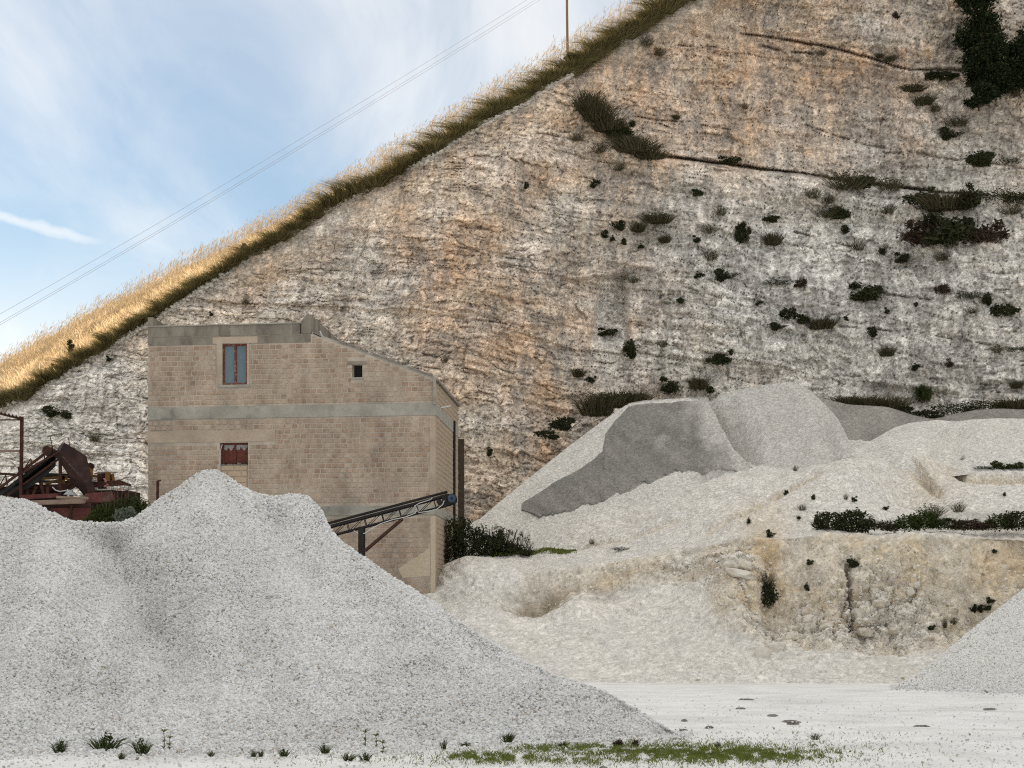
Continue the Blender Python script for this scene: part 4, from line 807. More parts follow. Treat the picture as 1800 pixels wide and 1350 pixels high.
# steel portal at the far left
pf = thing('steel_portal', P(38, 960, 72), 'thin rusty steel portal frame with a toothed top rail, far left', 'steel frame')
mb = MB(); mb.bar(P(38.5, 733, 72), P(36, 960, 72), .13, .13); mb.put('post', M['rust'], pf)
mb = MB(); mb.bar(P(-140, 700, 72), P(-140, 960, 72), .13, .13); mb.put('post', M['rust'], pf)
mb = MB(); mb.bar(P(-140, 693, 71.95), P(40, 737, 71.95), .07, .09); mb.bar(P(-140, 739, 72), P(36, 738, 72), .05, .05); mb.put('top_rail', M['rust'], pf)
for i in range(26):
    px_ = -130 + i * 6.6; y_ = np.interp(px_, [-140, 40], [693, 737]); mb = MB(); mb.bar(P(px_, y_ - 4, 71.9), P(px_ + 1, y_ - .5, 71.9), .06, .06); mb.put('tooth', M['rust'], pf)
for y0, y1 in ((791, 793), (823, 835)):
    mb = MB(); mb.bar(P(-140, y0, 72.05), P(37, y1, 72.05), .07, .10); mb.put('cross_rail', M['timber' if y0 < 800 else 'rust'], pf)
# yellow machine, beams, tank
ym = thing('yellow_machine', P(150, 960, 72), 'derelict yellow machine frame behind the rusty chute', 'machine')
for a, b, c, d in ((72, 842, 118, 838), (80, 851, 112, 841), (112, 836, 112, 850), (45, 850, 82, 856), (108, 838, 130, 848), (160, 836, 174, 838), (66, 836, 70, 846), (198, 833, 200, 846)):
    mb = MB(); mb.bar(P(a, b, 71.4), P(c, d, 71.4), .08, .10); mb.put('frame_bar', M['yellow'], ym)
mb = MB(); mb.plate([P(157, 823, 71.5), P(161, 823, 71.5), P(161, 842, 71.5), P(157, 842, 71.5)], .5); mb.plate([P(187, 830, 71.3), P(193, 830, 71.3), P(193, 846, 71.3), P(187, 846, 71.3)], .4); mb.put('bracket', M['yellow'], ym)
mb = MB(); mb.disc(P(181, 840, 71.5), (1, .2, 0), .24, .45, 18); mb.disc(P(192, 840, 71.5), (1, .2, 0), .16, .3, 14); mb.disc(P(160, 819, 71.5), (0, 1, 0), .12, .3, 12); mb.put('motor', M['rust'], ym)
mb = MB(); mb.bar(P(166, 833, 71.3), P(186, 830, 71.3), .05, .06); mb.bar(P(186, 831, 71.3), P(206, 830, 71.3), .03, .03); mb.put('shaft', M['timber'], ym)
mb = MB(); mb.bar(P(70, 835, 72.3), P(160, 838, 72.3), .2, .18); mb.bar(P(60, 846, 72.3), P(210, 850, 72.3), .3, .1); mb.bar(P(110, 850, 72.3), P(110, 960, 72.3), .3, .3); mb.bar(P(180, 850, 72.3), P(180, 960, 72.3), .3, .3); mb.put('chassis', M['black'], ym)
rbm = thing('steel_girder', P(100, 960, 70.6), 'long rusty steel girder with a tapered end lying across the scrap', 'girder')
mb = MB(); mb.bar(P(52, 861, 70.6), P(166, 851, 70.6), .22, .22); mb.plate([P(165, 848, 70.5), P(212, 844.5, 70.5), P(230, 851, 70.5), P(229, 854, 70.5), P(212, 853, 70.5), P(165, 857, 70.5)], .25); mb.put('beam', M['rust'], rbm)
for a, b, c, d in ((50, 846, 48, 880), (70, 843, 78, 872), (64, 855, 56, 878), (84, 856, 84, 872), (132, 852, 112, 874)):
    mb = MB(); mb.bar(P(a, b, 70.3), P(c, d, 70.3), .12, .12); mb.put('strut', M['rust'], rbm)
tk = thing('scrap_trailer', P(110, 960, 69.2), 'faded red scrap trailer with rusty side panel behind the near heap', 'trailer')
mb = MB(); mb.plate([P(62, 888, 69), P(160, 884, 69), P(160, 940, 69), P(62, 940, 69)], .06); mb.put('side_panel', M['rustdark'], tk)
mb = MB(); mb.plate([P(90, 893, 68.9), P(160, 893, 68.9), P(160, 935, 68.9), P(90, 935, 68.9)], .04); mb.put('door_panel', M['redpaint'], tk)
mb = MB(); mb.bar(P(126, 884, 68.8), P(122, 935, 68.8), .09, .09); mb.put('upright', M['rust'], tk)
mb = MB(); mb.bar(P(36, 874.5, 68.7), P(102, 871, 68.7), .22, .17); mb.put('red_rail', M['redpaint'], tk)
mb = MB(); mb.plate([P(150, 868, 69.3), P(197, 864, 69.3), P(204, 882, 69.1), P(150, 884, 69.1)], .05); mb.put('mudguard', M['redpaint'], tk)
mb = MB(); mb.bar(P(56, 884, 68.6), P(148, 881, 68.6), .2, .18); mb.bar(P(100, 874, 68.6), P(155, 876, 68.6), .15, .10); mb.put('timber_beam', M['timber'], tk)
mb = MB(); mb.bar(P(60, 940, 69.6), P(160, 940, 69.6), 1.6, .25); mb.bar(P(80, 948, 69.6), P(80, 985, 69.6), .2, .4); mb.bar(P(150, 948, 69.6), P(150, 985, 69.6), .2, .4); mb.put('chassis', M['rust'], tk)
def tagged0(o, label, cat): o['label'] = label; o['category'] = cat
mb = MB(); mb.plate([P(-30, 858, 71.0), P(40, 853, 71.0), P(108, 851, 71.0), P(112, 960, 71.0), P(-30, 960, 71.0)], .05); tagged0(mb.put('scrap_sheet', M['rustdark']), 'dark rusty sheet standing under the old conveyor, behind the girder', 'metal sheet')
mb = MB(); mb.plate([P(158, 858, 70.9), P(205, 862, 70.9), P(246, 866, 70.9), P(250, 960, 70.9), P(158, 960, 70.9)], .05); tagged0(mb.put('scrap_sheet', M['rustdark']), 'dark rusty sheet standing behind the green bush, by the building corner', 'metal sheet')
def tagged(o, label, cat, group=None):
    o['label'] = label; o['category'] = cat
    if group: o['group'] = group
    return o
mb = MB(); mb.plate([P(114, 870, 69.9), P(122, 863, 69.9), P(128, 863.5, 69.9), P(135, 871, 69.9)], .5); tagged(mb.put('sheet_bundle', M['white_sheet']), 'small white sheet bundle lying on the rusty scrap', 'bundle')
mb = MB(); mb.plate([P(88, 905, 68.4), P(96, 899, 68.4), P(112, 909, 68.2), P(108, 916, 68.2)], .04); tagged(mb.put('metal_sheet', M['white_sheet']), 'bent pale metal sheet leaning on the red trailer side', 'metal sheet')
mb = MB(); mb.tube([P(a, b, 69.8) for a, b in ((92, 856, ), (98, 862), (106, 864), (116, 862), (126, 862), (134, 857))], .025, 6); tagged(mb.put('hose', M['cable']), 'pale hose looped over the rusty girder struts', 'hose')
mb = MB(); mb.bar(P(168, 861, 69.6), P(250, 859, 69.6), .12, .05); tagged(mb.put('steel_plank', M['concrete']), 'grey plank lying level beside the building corner', 'plank')
for i, (x0, x1, y0, l_) in enumerate(((205, 212, 864, 'short brown rusty bracket behind the green bush'), (222, 226, 862, 'thin rusty upright stub left of the building corner'))):
    mb = MB(); mb.bar(P(x0, y0, 69.7), P(x0, 960, 69.7), .12, .12); mb.bar(P(x0, y0 + 2, 69.7), P(x1 + 12, y0 + 4, 69.7), .06, .08); tagged(mb.put('steel_bracket', M['rust']), l_, 'steel bracket')
mb = MB(); mb.bar(P(277.5, 845, 69), P(276, 930, 69), .10, .10); mb.bar(P(276, 846, 69), P(283, 844, 69), .05, .05); tagged(mb.put('rusty_post', M['rust']), 'short rusty post standing against the lower left of the building', 'post')

# ================================================================== POLE AND OVERHEAD LINES
pp_ = hill_pt(np.array([998.0]), np.array([.45]))[0]
up_l = thing('utility_pole', tuple(pp_ - np.array([0, 0, .4])), 'thin wooden pole rising from the grassy edge of the cliff', 'pole')
mb = MB(); mb.tube([tuple(pp_ - np.array([0, 0, .4])), (pp_[0] - .05, pp_[1], pp_[2] + 3.5), (pp_[0] - .06, pp_[1], pp_[2] + 9)], [.085, .075, .055], 10); mb.put('shaft', M['polewood'], up_l)
mb = MB(); mb.bar((pp_[0] - .8, pp_[1], pp_[2] + 8.6), (pp_[0] + .7, pp_[1], pp_[2] + 8.6), .09, .09); mb.put('cross_arm', M['polewood'], up_l)
for (x0, y0, x1, y1, l_) in ((0, 552, 926, 0, 'highest of the three overhead wires crossing the sky'), (0, 567, 941, 0, 'middle overhead wire of the three crossing the sky'), (0, 571, 949, 0, 'lowest of the three overhead wires crossing the sky')):
    pts_ = []
    for i in range(25):
        t = -.6 + 2.4 * i / 24; px_ = x0 + (x1 - x0) * t; y_ = y0 + (y1 - y0) * t + 9 * (1 - (2 * t - 1) ** 2) * .8; pts_.append(P(px_, y_, 96 + 14 * t))
    mb = MB(); mb.tube(pts_, .009, 5); tagged(mb.put('overhead_wire', M['wire']), l_, 'overhead wire', 'overhead wires')

# ================================================================== VEGETATION
def leaf_cloud(r, n, lumps, size, shell=.55, flat_=1.0, long_=1.0):
    """n small two-triangle leaves in a few overlapping lumps (cx,cy,cz,rx,ry,rz)"""
    lumps = np.array(lumps, float); vol = lumps[:, 3] * lumps[:, 4] + lumps[:, 4] * lumps[:, 5]; k = r.choice(len(lumps), n, p=vol / vol.sum())
    d = r.normal(size=(n, 3)); d /= np.linalg.norm(d, axis=1, keepdims=True); rad = (shell + (1 - shell) * r.rand(n)) * (1.0 + .34 * pn(d[:, 0] * 2.3 + k * 3.1, d[:, 1] * 2.3, d[:, 2] * 2.3 + 5))
    rad = rad + (r.rand(n) < .07) * r.rand(n) * .22
    c = lumps[k, :3] + d * rad[:, None] * lumps[k, 3:]
    a = r.normal(size=(n, 3)); a = a * .7 + d * .8; a /= np.linalg.norm(a, axis=1, keepdims=True); b = np.cross(a, r.normal(size=(n, 3))); b /= np.linalg.norm(b, axis=1, keepdims=True)
    s = size * (.6 + .8 * r.rand(n))[:, None]
    v = np.stack([c - a * s * long_, c + b * s * .5, c + a * s * long_, c - b * s * .5], 1).reshape(-1, 3)
    f = np.arange(n * 4).reshape(n, 4); rnd = np.repeat(np.clip(r.rand(n) * .8 + .2 * pn(c[:, 0] * 3 / (abs(c).max() + .01), c[:, 2] * 3 / (abs(c).max() + .01), k * 1.7), 0, 1), 4)
    return v, f, rnd
def blades(r, base, dirs, length, width, droop=.5):
    """grass blades of two segments; base (n,3), dirs (n,3) unit, length (n,)"""
    n = len(base); side = np.cross(dirs, r.normal(size=(n, 3))); side /= np.linalg.norm(side, axis=1, keepdims=True) + 1e-9
    h = dirs.copy(); h[:, 2] = 0; L_ = length[:, None]; w = np.broadcast_to(np.asarray(width, float).reshape(-1, 1), (n, 1))
    m = base + dirs * L_ * .55; t = m + (dirs * .42 + h * droop * .5 + np.array([0, 0, -.22 * droop])) * L_
    v = np.stack([base - side * w / 2, base + side * w / 2, m + side * w * .4, m - side * w * .4, t], 1).reshape(-1, 3)
    i = np.arange(n)[:, None] * 5; f = np.concatenate([i + np.array([[0, 1, 2]]), i + np.array([[0, 2, 3]]), i + np.array([[3, 2, 4]])], 0)
    return v, f, np.repeat(r.rand(n), 5)
def updirs(r, n, spread):
    d = r.normal(size=(n, 3)) * spread; d[:, 2] = 1; return d / np.linalg.norm(d, axis=1, keepdims=True)
def fountain(r, n, rad, h, w, droop=.9, spread=.55):
    a = r.rand(n) * 6.283; q = np.sqrt(r.rand(n)); b = np.stack([np.cos(a) * q * rad * .35, np.sin(a) * q * rad * .35, np.zeros(n)], 1)
    d = np.stack([np.cos(a) * spread * q, np.sin(a) * spread * q, np.ones(n)], 1) + r.normal(size=(n, 3)) * .12; d /= np.linalg.norm(d, axis=1, keepdims=True)
    return blades(r, b, d, h * (.55 + .6 * r.rand(n)), w, droop)
def join(*parts):
    v = []; f = []; q = []; o = 0
    for a, b, c in parts:
        if b.shape[1] == 4: b = np.concatenate([b[:, :3], b[:, [0, 2, 3]]])
        v.append(a); f.append(b + o); q.append(c); o += len(a)
    return np.concatenate(v), np.concatenate(f), np.concatenate(q)
def vmesh(name, g, m):
    me = mesh(name, g[0], g[1], {'rnd': g[2]}); me.materials.append(m); return me
# unit shrubs: base at the origin, about 1 wide and 1 high; shared by every shrub of the kind
SH = {}
def proto(kind, k):
    if (kind, k) in SH: return SH[kind, k]
    r = np.random.RandomState(sum(map(ord, kind)) * 7 + k)
    if kind in ('dark', 'heath', 'green'):
        lumps = [(r.uniform(-.08, .08), 0, .32, .34, .34, .32)] + [(r.uniform(-.42, .42), r.uniform(-.2, .2), r.uniform(.12, .72) * (1 if i < 4 else .5), r.uniform(.09, .22), r.uniform(.12, .22), r.uniform(.09, .2)) for i in range(8)]
        g = leaf_cloud(r, 1000, lumps, .058 if kind != 'heath' else .05, .4)
        tw = fountain(r, 40, .8, .95, .012, .3, .8)
        me = vmesh('shrub', join(g, tw), {'dark': L_dark, 'heath': L_brown, 'green': L_green}[kind])
    elif kind == 'tuft':
        me = vmesh('grass_tuft', join(fountain(r, 420, 1.2, .85, .017, .7, .6), leaf_cloud(r, 520, [(0, 0, .26, .42, .42, .28), (.2, 0, .4, .25, .25, .28), (-.25, 0, .35, .22, .22, .25)], .042, .25)), L_scrub)
    elif kind == 'round':
        me = vmesh('shrub', join(leaf_cloud(r, 1300, [(0, 0, .42, .46, .46, .44), (r.uniform(-.2, .2), 0, .6, .25, .25, .28), (.25, 0, .3, .25, .25, .25), (-.25, 0, .32, .25, .25, .25)], .05, .5), fountain(r, 30, .8, .95, .012, .3, .8)), L_green if k % 2 else L_dark)
    elif kind == 'weed':
        me = vmesh('weed', join(fountain(r, 90, .9, 1.0, .035, .6, .7), leaf_cloud(r, 120, [(0, 0, .3, .32, .32, .34), (.1, 0, .6, .2, .2, .3)], .07, .2)), L_green)
    elif kind == 'loose':
        me = vmesh('shrub', join(fountain(r, 130, .9, 1.0, .016, .5, .8), leaf_cloud(r, 220, [(0, 0, .45, .45, .45, .42), (.2, 0, .3, .25, .25, .25)], .042, .2)), L_scrub)
    elif kind == 'mat':
        me = vmesh('shrub', join(leaf_cloud(r, 620, [(x, r.uniform(-.1, .1), .36 + r.uniform(-.1, .1), .2, .3, r.uniform(.3, .5)) for x in (-.36, -.2, -.05, .1, .25, .38)], .04, .4), fountain(r, 60, 1.2, .9, .014, .4, .6)), L_dark)
    elif kind == 'tuss':
        me = vmesh('tussock', fountain(r, 520, .8, .9, .016, 1.1, .8), L_tuss)
    SH[kind, k] = me; return me
def at_cliff(px, py): return P(px, py, cliff_depth(px, py) - .12)
def plant(kind, px, py, w, h, label, group=None, pos=None, cat=None, k=None, emb=.0, depth=None):
    """w, h: size in photograph pixels; pos: where its base stands"""
    if pos is None: q_ = 1.3 if (px > 1420 and 300 < py < 450) else 1.1; w, h = w * q_, h * q_ * (.78 if kind == 'tuft' else 1)
    p = pos if pos is not None else at_cliff(px, py); s = p.y / F; me = proto(kind, (int(px * 7 + py * 3) % 6) if k is None else k)
    nm = {'tuft': 'grass_tuft', 'tuss': 'tussock', 'weed': 'weed'}.get(kind, 'shrub')
    o = bpy.data.objects.new(nm, me); COL.objects.link(o); o.location = p - Vector((0, 0, emb)); wd = w * s * 1.2; o.scale = (wd, (depth or min(wd, max(h * s * 1.2, wd * .6))), h * s * 1.2)
    o.rotation_euler = (0, 0, (px * 1.7 + py) % 6.28 if kind not in ('mat',) and abs(w - h) < 14 else 0)
    o['label'] = label; o['category'] = cat or ('grass tuft' if nm == 'grass_tuft' else nm)
    if group: o['group'] = group
    return o
CG = 'shrubs and tufts growing on the cliff face'
cliff_plants = [
 # crack and ledge of the upper face, left part
 ('loose', 1136, 80, 24, 18, 'small dry shrub just under the grassy cliff edge, upper of a close pair'), ('loose', 1160, 97, 22, 13, 'small dry shrub just under the grassy cliff edge, lower of a close pair'),
 ('tuft', 1034, 193, 34, 50, 'topmost tall grass clump in the diagonal crack below the cliff edge'), ('tuft', 1052, 214, 44, 52, 'second grass clump from the top of the diagonal crack'),
 ('tuft', 1074, 232, 48, 40, 'third dark clump down the diagonal crack'), ('dark', 1092, 243, 40, 26, 'dense dark clump low in the diagonal crack'), ('tuft', 1117, 268, 58, 34, 'wide dark clump where the diagonal crack meets the long ledge'),
 ('tuft', 1104, 256, 40, 28, 'soft tuft filling the gap between the crack and the wide clump'), ('tuft', 1042, 204, 34, 40, 'small tuft between the two topmost clumps of the diagonal crack'),
 ('tuft', 1145, 279, 40, 26, 'lowest dark clump of the diagonal crack, at the start of the ledge'), ('loose', 1055, 268, 32, 20, 'sparse shrub under the diagonal crack, left of the wide clump'), ('loose', 1016, 247, 18, 16, 'small pale sparse shrub left of the diagonal crack'),
 ('loose', 1087, 300, 14, 12, 'tiny sparse shrub below the start of the long ledge'), ('tuft', 1189, 209, 14, 12, 'tiny tuft alone on the orange upper face'),
 ('dark', 1290, 288, 36, 15, 'flat dark shrub sitting on the long ledge at the orange face'), ('loose', 1309, 192, 9, 12, 'tiny thin tuft on the orange upper face near a pale scar'),
 ('heath', 1574, 32, 18, 12, 'small brown shrub high on the face left of the tall pine'), ('loose', 1443, 97, 16, 12, 'small tuft on the upper crack, farthest from the pine'), ('tuft', 1546, 101, 11, 12, 'small tuft on the upper crack, left of a close pair'), ('tuft', 1564, 107, 16, 15, 'small tuft on the upper crack, right of a close pair'),
 ('dark', 1655, 142, 46, 20, 'flat dark shrub just left of the pine base'), ('tuft', 1605, 160, 30, 20, 'tuft two steps left of the pine base'), ('tuft', 1624, 184, 26, 28, 'tall dark tuft below left of the pine'), ('loose', 1645, 196, 16, 16, 'small thin tuft below the pine'),
 ('loose', 1682, 220, 40, 16, 'sparse spreading shrub below the pine, above a round dark one'), ('dark', 1669, 244, 34, 20, 'round dark shrub on the grey face well below the pine'), ('dark', 1726, 292, 50, 30, 'large dark shrub above the right end of the long ledge'), ('mat', 1776, 287, 28, 11, 'flat dark cushion above the long ledge, at the right edge'),
 ('loose', 1487, 333, 54, 28, 'wide sparse shrub on the long ledge, leftmost of the thick growth'), ('dark', 1516, 330, 42, 20, 'dark shrub on the long ledge next to the wide sparse one'), ('loose', 1565, 334, 38, 20, 'sparse shrub midway along the overgrown ledge'),
 ('dark', 1628, 366, 48, 30, 'dark shrub at the left end of the big thicket under the ledge'), ('tuft', 1663, 370, 54, 40, 'tall tufted shrub in the middle of the thicket under the ledge'), ('dark', 1700, 368, 44, 36, 'dark shrub at the right end of the thicket under the ledge'), ('mat', 1752, 354, 64, 18, 'long dark growth along the ledge shadow, towards the right edge'), ('mat', 1790, 358, 40, 18, 'dark growth on the ledge at the very right edge'), ('loose', 1777, 376, 26, 14, 'sparse shrub under the dark ledge growth at the right edge'),
 ('loose', 1430, 348, 20, 16, 'small sparse shrub under the long ledge, upper left of a trio'), ('loose', 1455, 358, 22, 16, 'small sparse shrub under the long ledge, middle of a trio'), ('loose', 1449, 382, 26, 16, 'sparse shrub under the long ledge, lowest of a trio'), ('dark', 1474, 386, 30, 20, 'dark shrub below the trio of sparse ones under the ledge'), ('loose', 1561, 375, 24, 14, 'small sparse shrub on pale rock left of the thicket'), ('dark', 1485, 410, 18, 14, 'small dark shrub left of the big brown heath clump'),
 # right middle face
 ('heath', 1634, 432, 72, 46, 'big reddish brown heath clump on the right middle face'), ('dark', 1686, 430, 66, 50, 'big dark green shrub in the middle of the heath clump'), ('heath', 1738, 428, 54, 34, 'brown heath clump tapering off to the right of the big green shrub'),
 ('loose', 1508, 440, 18, 16, 'small sparse shrub below left of the brown heath clump'), ('dark', 1551, 448, 14, 12, 'small dark cushion under the left end of the brown heath clump'), ('dark', 1590, 462, 22, 20, 'compact dark shrub below the brown heath clump'), ('loose', 1655, 458, 20, 16, 'sparse shrub hanging below the brown heath clump'),
 ('heath', 1409, 505, 24, 18, 'small reddish shrub on a crack of the middle face'), ('mat', 1367, 501, 38, 10, 'flat dark mat left of the small reddish shrub'), ('dark', 1533, 529, 52, 34, 'large lone dark shrub in the centre of the right face'), ('heath', 1657, 518, 22, 22, 'reddish tuft on pale rock right of the large lone shrub'), ('mat', 1702, 525, 34, 13, 'flat dark mat above the slanting dark row on the right'), ('dark', 1735, 534, 32, 20, 'upper dark shrub of the slanting row on the right'), ('dark', 1766, 557, 40, 26, 'lower dark shrub of the slanting row on the right'), ('loose', 1708, 551, 22, 12, 'small sparse shrub left of the slanting dark row'), ('dark', 1610, 539, 10, 9, 'tiny dark cushion right of the large lone shrub'), ('dark', 1560, 552, 13, 11, 'tiny dark cushion below the large lone shrub'),
 ('dark', 1385, 562, 26, 24, 'dark shrub at the left end of a row of three on the middle face'), ('dark', 1411, 569, 28, 18, 'dark shrub in the middle of a row of three on the middle face'), ('tuft', 1444, 578, 36, 32, 'tall tufted shrub at the right end of a row of three on the middle face'), ('dark', 1366, 579, 26, 12, 'low dark shrub under the row of three'), ('dark', 1487, 563, 12, 9, 'tiny dark cushion right of the row of three'), ('dark', 1533, 592, 24, 20, 'dark shrub straight below the large lone one'), ('tuft', 1559, 626, 20, 26, 'upright dark tuft on smooth grey rock'), ('dark', 1610, 650, 18, 12, 'small dark shrub above the round one on the right heaps'), ('heath', 1668, 646, 14, 16, 'thin reddish tuft on the lower right face'), ('loose', 1752, 620, 16, 20, 'thin tuft near the lower crack at the right edge'), ('mat', 1788, 618, 36, 9, 'dark line of growth in the lower crack at the right edge'), ('tuft', 1787, 682, 16, 20, 'thin tuft low on the face at the right edge'), ('round', 1623, 706, 30, 27, 'round dark shrub standing free above the grey heap'),
 # middle face
 ('dark', 925, 332, 16, 11, 'small dark shrub alone on the left middle face'), ('dark', 1046, 328, 20, 13, 'small dark shrub below the left end of the ledge'), ('dark', 1225, 345, 22, 14, 'small dark shrub under the middle of the long ledge'),
 ('dark', 1087, 404, 28, 17, 'dark shrub at the upper left of the scattered group on the middle face'), ('tuft', 1121, 407, 26, 26, 'tuft in the middle of the scattered group, left of the largest'), ('tuft', 1156, 392, 38, 28, 'largest tuft of the scattered group on the middle face'), ('dark', 1062, 416, 24, 14, 'low dark shrub at the left end of the scattered group'), ('dark', 1076, 424, 16, 10, 'tiny dark cushion under the left end of the scattered group'), ('dark', 1097, 429, 14, 12, 'small dark cushion low in the scattered group'), ('tuft', 1169, 426, 20, 20, 'dark tuft straight below the largest of the scattered group'), ('dark', 1127, 437, 14, 9, 'lowest tiny cushion of the scattered group'), ('loose', 1246, 410, 24, 16, 'sparse shrub between the scattered group and the forked dark shrub'), ('dark', 1227, 427, 16, 13, 'small dark shrub below the sparse one, left of the forked shrub'), ('loose', 1267, 379, 16, 18, 'thin upright shrub above left of the forked dark shrub'),
 ('dark', 1302, 410, 30, 22, 'upper part of the forked dark shrubs on the middle face'), ('dark', 1308, 426, 26, 32, 'tall lower one of the forked dark shrubs on the middle face'), ('dark', 1357, 391, 30, 14, 'flat dark shrub upper right of the forked shrubs'), ('tuft', 1358, 430, 24, 34, 'tall dark tuft right of the forked shrubs'), ('loose', 1252, 457, 20, 20, 'thin loose tuft above a wide dark shrub'), ('dark', 1273, 492, 36, 19, 'wide dark shrub below the thin loose tuft'), ('dark', 1229, 489, 16, 12, 'small dark shrub left of the wide one'), ('loose', 1115, 497, 18, 12, 'small sparse shrub at the top of the white rock scar'), ('dark', 1196, 533, 14, 11, 'tiny lone shrub right of the white rock scar'), ('dark', 1334, 536, 11, 9, 'tiny dark cushion left of the row of three'), ('dark', 1074, 590, 30, 15, 'dark shrub at the foot of the white rock scar'), ('dark', 1108, 627, 28, 30, 'lone drooping dark shrub below the white rock scar'), ('loose', 1166, 610, 12, 12, 'tiny thin tuft right of the drooping shrub'), ('dark', 1266, 641, 38, 24, 'dark shrub above the crest of the tallest pale heap'), ('tuft', 1017, 662, 17, 22, 'small upright tuft on the lower left middle face'), ('dark', 1038, 673, 22, 13, 'small dark shrub right under the upright tuft'), ('dark', 1182, 692, 40, 28, 'dark shrub above the crest of the half grey heap'), ('tuft', 1228, 684, 26, 34, 'tall tuft above the crest of the half grey heap'), ('dark', 1249, 691, 20, 14, 'small dark shrub where the grey heap meets the tallest pale heap'),
 ('dark', 861, 802, 12, 16, 'small dark shrub low on the orange cliff foot'), ('loose', 782, 637, 12, 14, 'thin shrub on the cliff right of the roof edge'),
 # left face
 ('dark', 94, 731, 40, 17, 'dark shrub on the white rock at far left'), ('dark', 118, 736, 24, 13, 'smaller dark shrub touching the one on the white rock at far left'), ('loose', 166, 776, 18, 16, 'grey green shrub on the white rock left of the building'), ('dark', 192, 636, 12, 10, 'tiny dark shrub just under the cliff edge above left of the building'), ('dark', 48, 694, 22, 14, 'dark shrub hanging at the lower end of the grassy cliff edge'), ('loose', 432, 535, 10, 14, 'thin tuft on the cliff above the parapet'), ('dark', 372, 556, 8, 8, 'tiny tuft on the cliff above the upper window')]
for q in cliff_plants: plant(q[0], q[1], q[2], q[3], q[4], q[5], CG)
# shrubs along the foot of the cliff, behind the heaps
FG = 'shrubs along the cliff foot behind the heaps'
for kind, px, py, w, h, Y, l in (('dark', 962, 772, 32, 18, 87.2, 'lowest shrub of the line climbing beside the half grey heap'), ('dark', 991, 757, 40, 24, 87.4, 'second shrub up the line beside the half grey heap'), ('tuft', 1048, 730, 44, 40, 88.2, 'tall dark shrub on the shoulder of the half grey heap'), ('tuft', 1085, 716, 56, 32, 88.6, 'wide dark tuft at the top of the half grey heap'), ('tuft', 1116, 708, 40, 20, 88.8, 'low tuft ending the line on top of the half grey heap'),
   ('tuft', 1488, 716, 40, 22, 88.5, 'tuft behind the right shoulder of the tallest pale heap'), ('tuft', 1524, 718, 46, 24, 88.5, 'second tuft behind the low grey heap, from its left end'), ('tuft', 1562, 722, 46, 26, 88.5, 'tallest tuft behind the low grey heap'), ('dark', 1588, 732, 36, 18, 88.2, 'dark cushion sinking behind the low grey heap'), ('dark', 1634, 738, 40, 20, 88.2, 'dark cushion in the dip between the grey heap and white heap'), ('mat', 1684, 728, 52, 17, 88.2, 'dark strip of growth right of the dip at the cliff foot'), ('mat', 1732, 722, 62, 17, 88.2, 'long dark strip of growth along the cliff foot'), ('tuft', 1786, 720, 54, 22, 88.2, 'dark tuft at the cliff foot by the right edge')):
    plant(kind, px, py, w * 1.15, h * 1.25, l, FG, P(px, py, Y - .2))
# shrubs on the bank and terrace
BG = 'shrubs along the lip of the bank'
def on_ter(px, py, dy=-.1): return P(px, py, terrain_depth(px, py) + dy)
for kind, px, py, w, h, l in (('round', 1459, 935, 40, 25, 'round dark green shrub at the left end of the hedge on the bank'), ('round', 1503, 939, 48, 30, 'largest round green shrub on the lip of the bank'), ('mat', 1548, 931, 40, 16, 'low dark shrub right of the largest round one on the bank'), ('heath', 1562, 933, 30, 14, 'low brownish shrub on the bank lip, before the long hedge'),
   ('round', 1598, 933, 36, 20, 'green shrub in the middle of the bank hedge, left one'), ('round', 1625, 930, 34, 22, 'green shrub in the middle of the bank hedge, right one'), ('green', 1652, 928, 34, 18, 'low green shrub of the bank hedge beside the brown stretch'), ('mat', 1676, 931, 40, 16, 'dark low shrub before the brown stretch of the bank hedge'), ('heath', 1700, 932, 46, 18, 'brownish stretch of low shrub in the bank hedge'), ('heath', 1732, 932, 36, 14, 'brown low shrub right of the longest brown stretch'), ('round', 1757, 932, 34, 20, 'round shrub near the right end of the bank hedge'), ('round', 1792, 932, 40, 24, 'dark shrub closing the bank hedge at the right edge')):
    p_ = terrain_pt(px, 3.12); p_ = Vector((P(px, py, p_.y).x, p_.y + .15, max(p_.z - .06, P(px, py, p_.y).z))); plant(kind, px, py, w * 1.3, h * 1.45, l, BG, p_)
SG = 'single plants scattered on the bank and terrace'
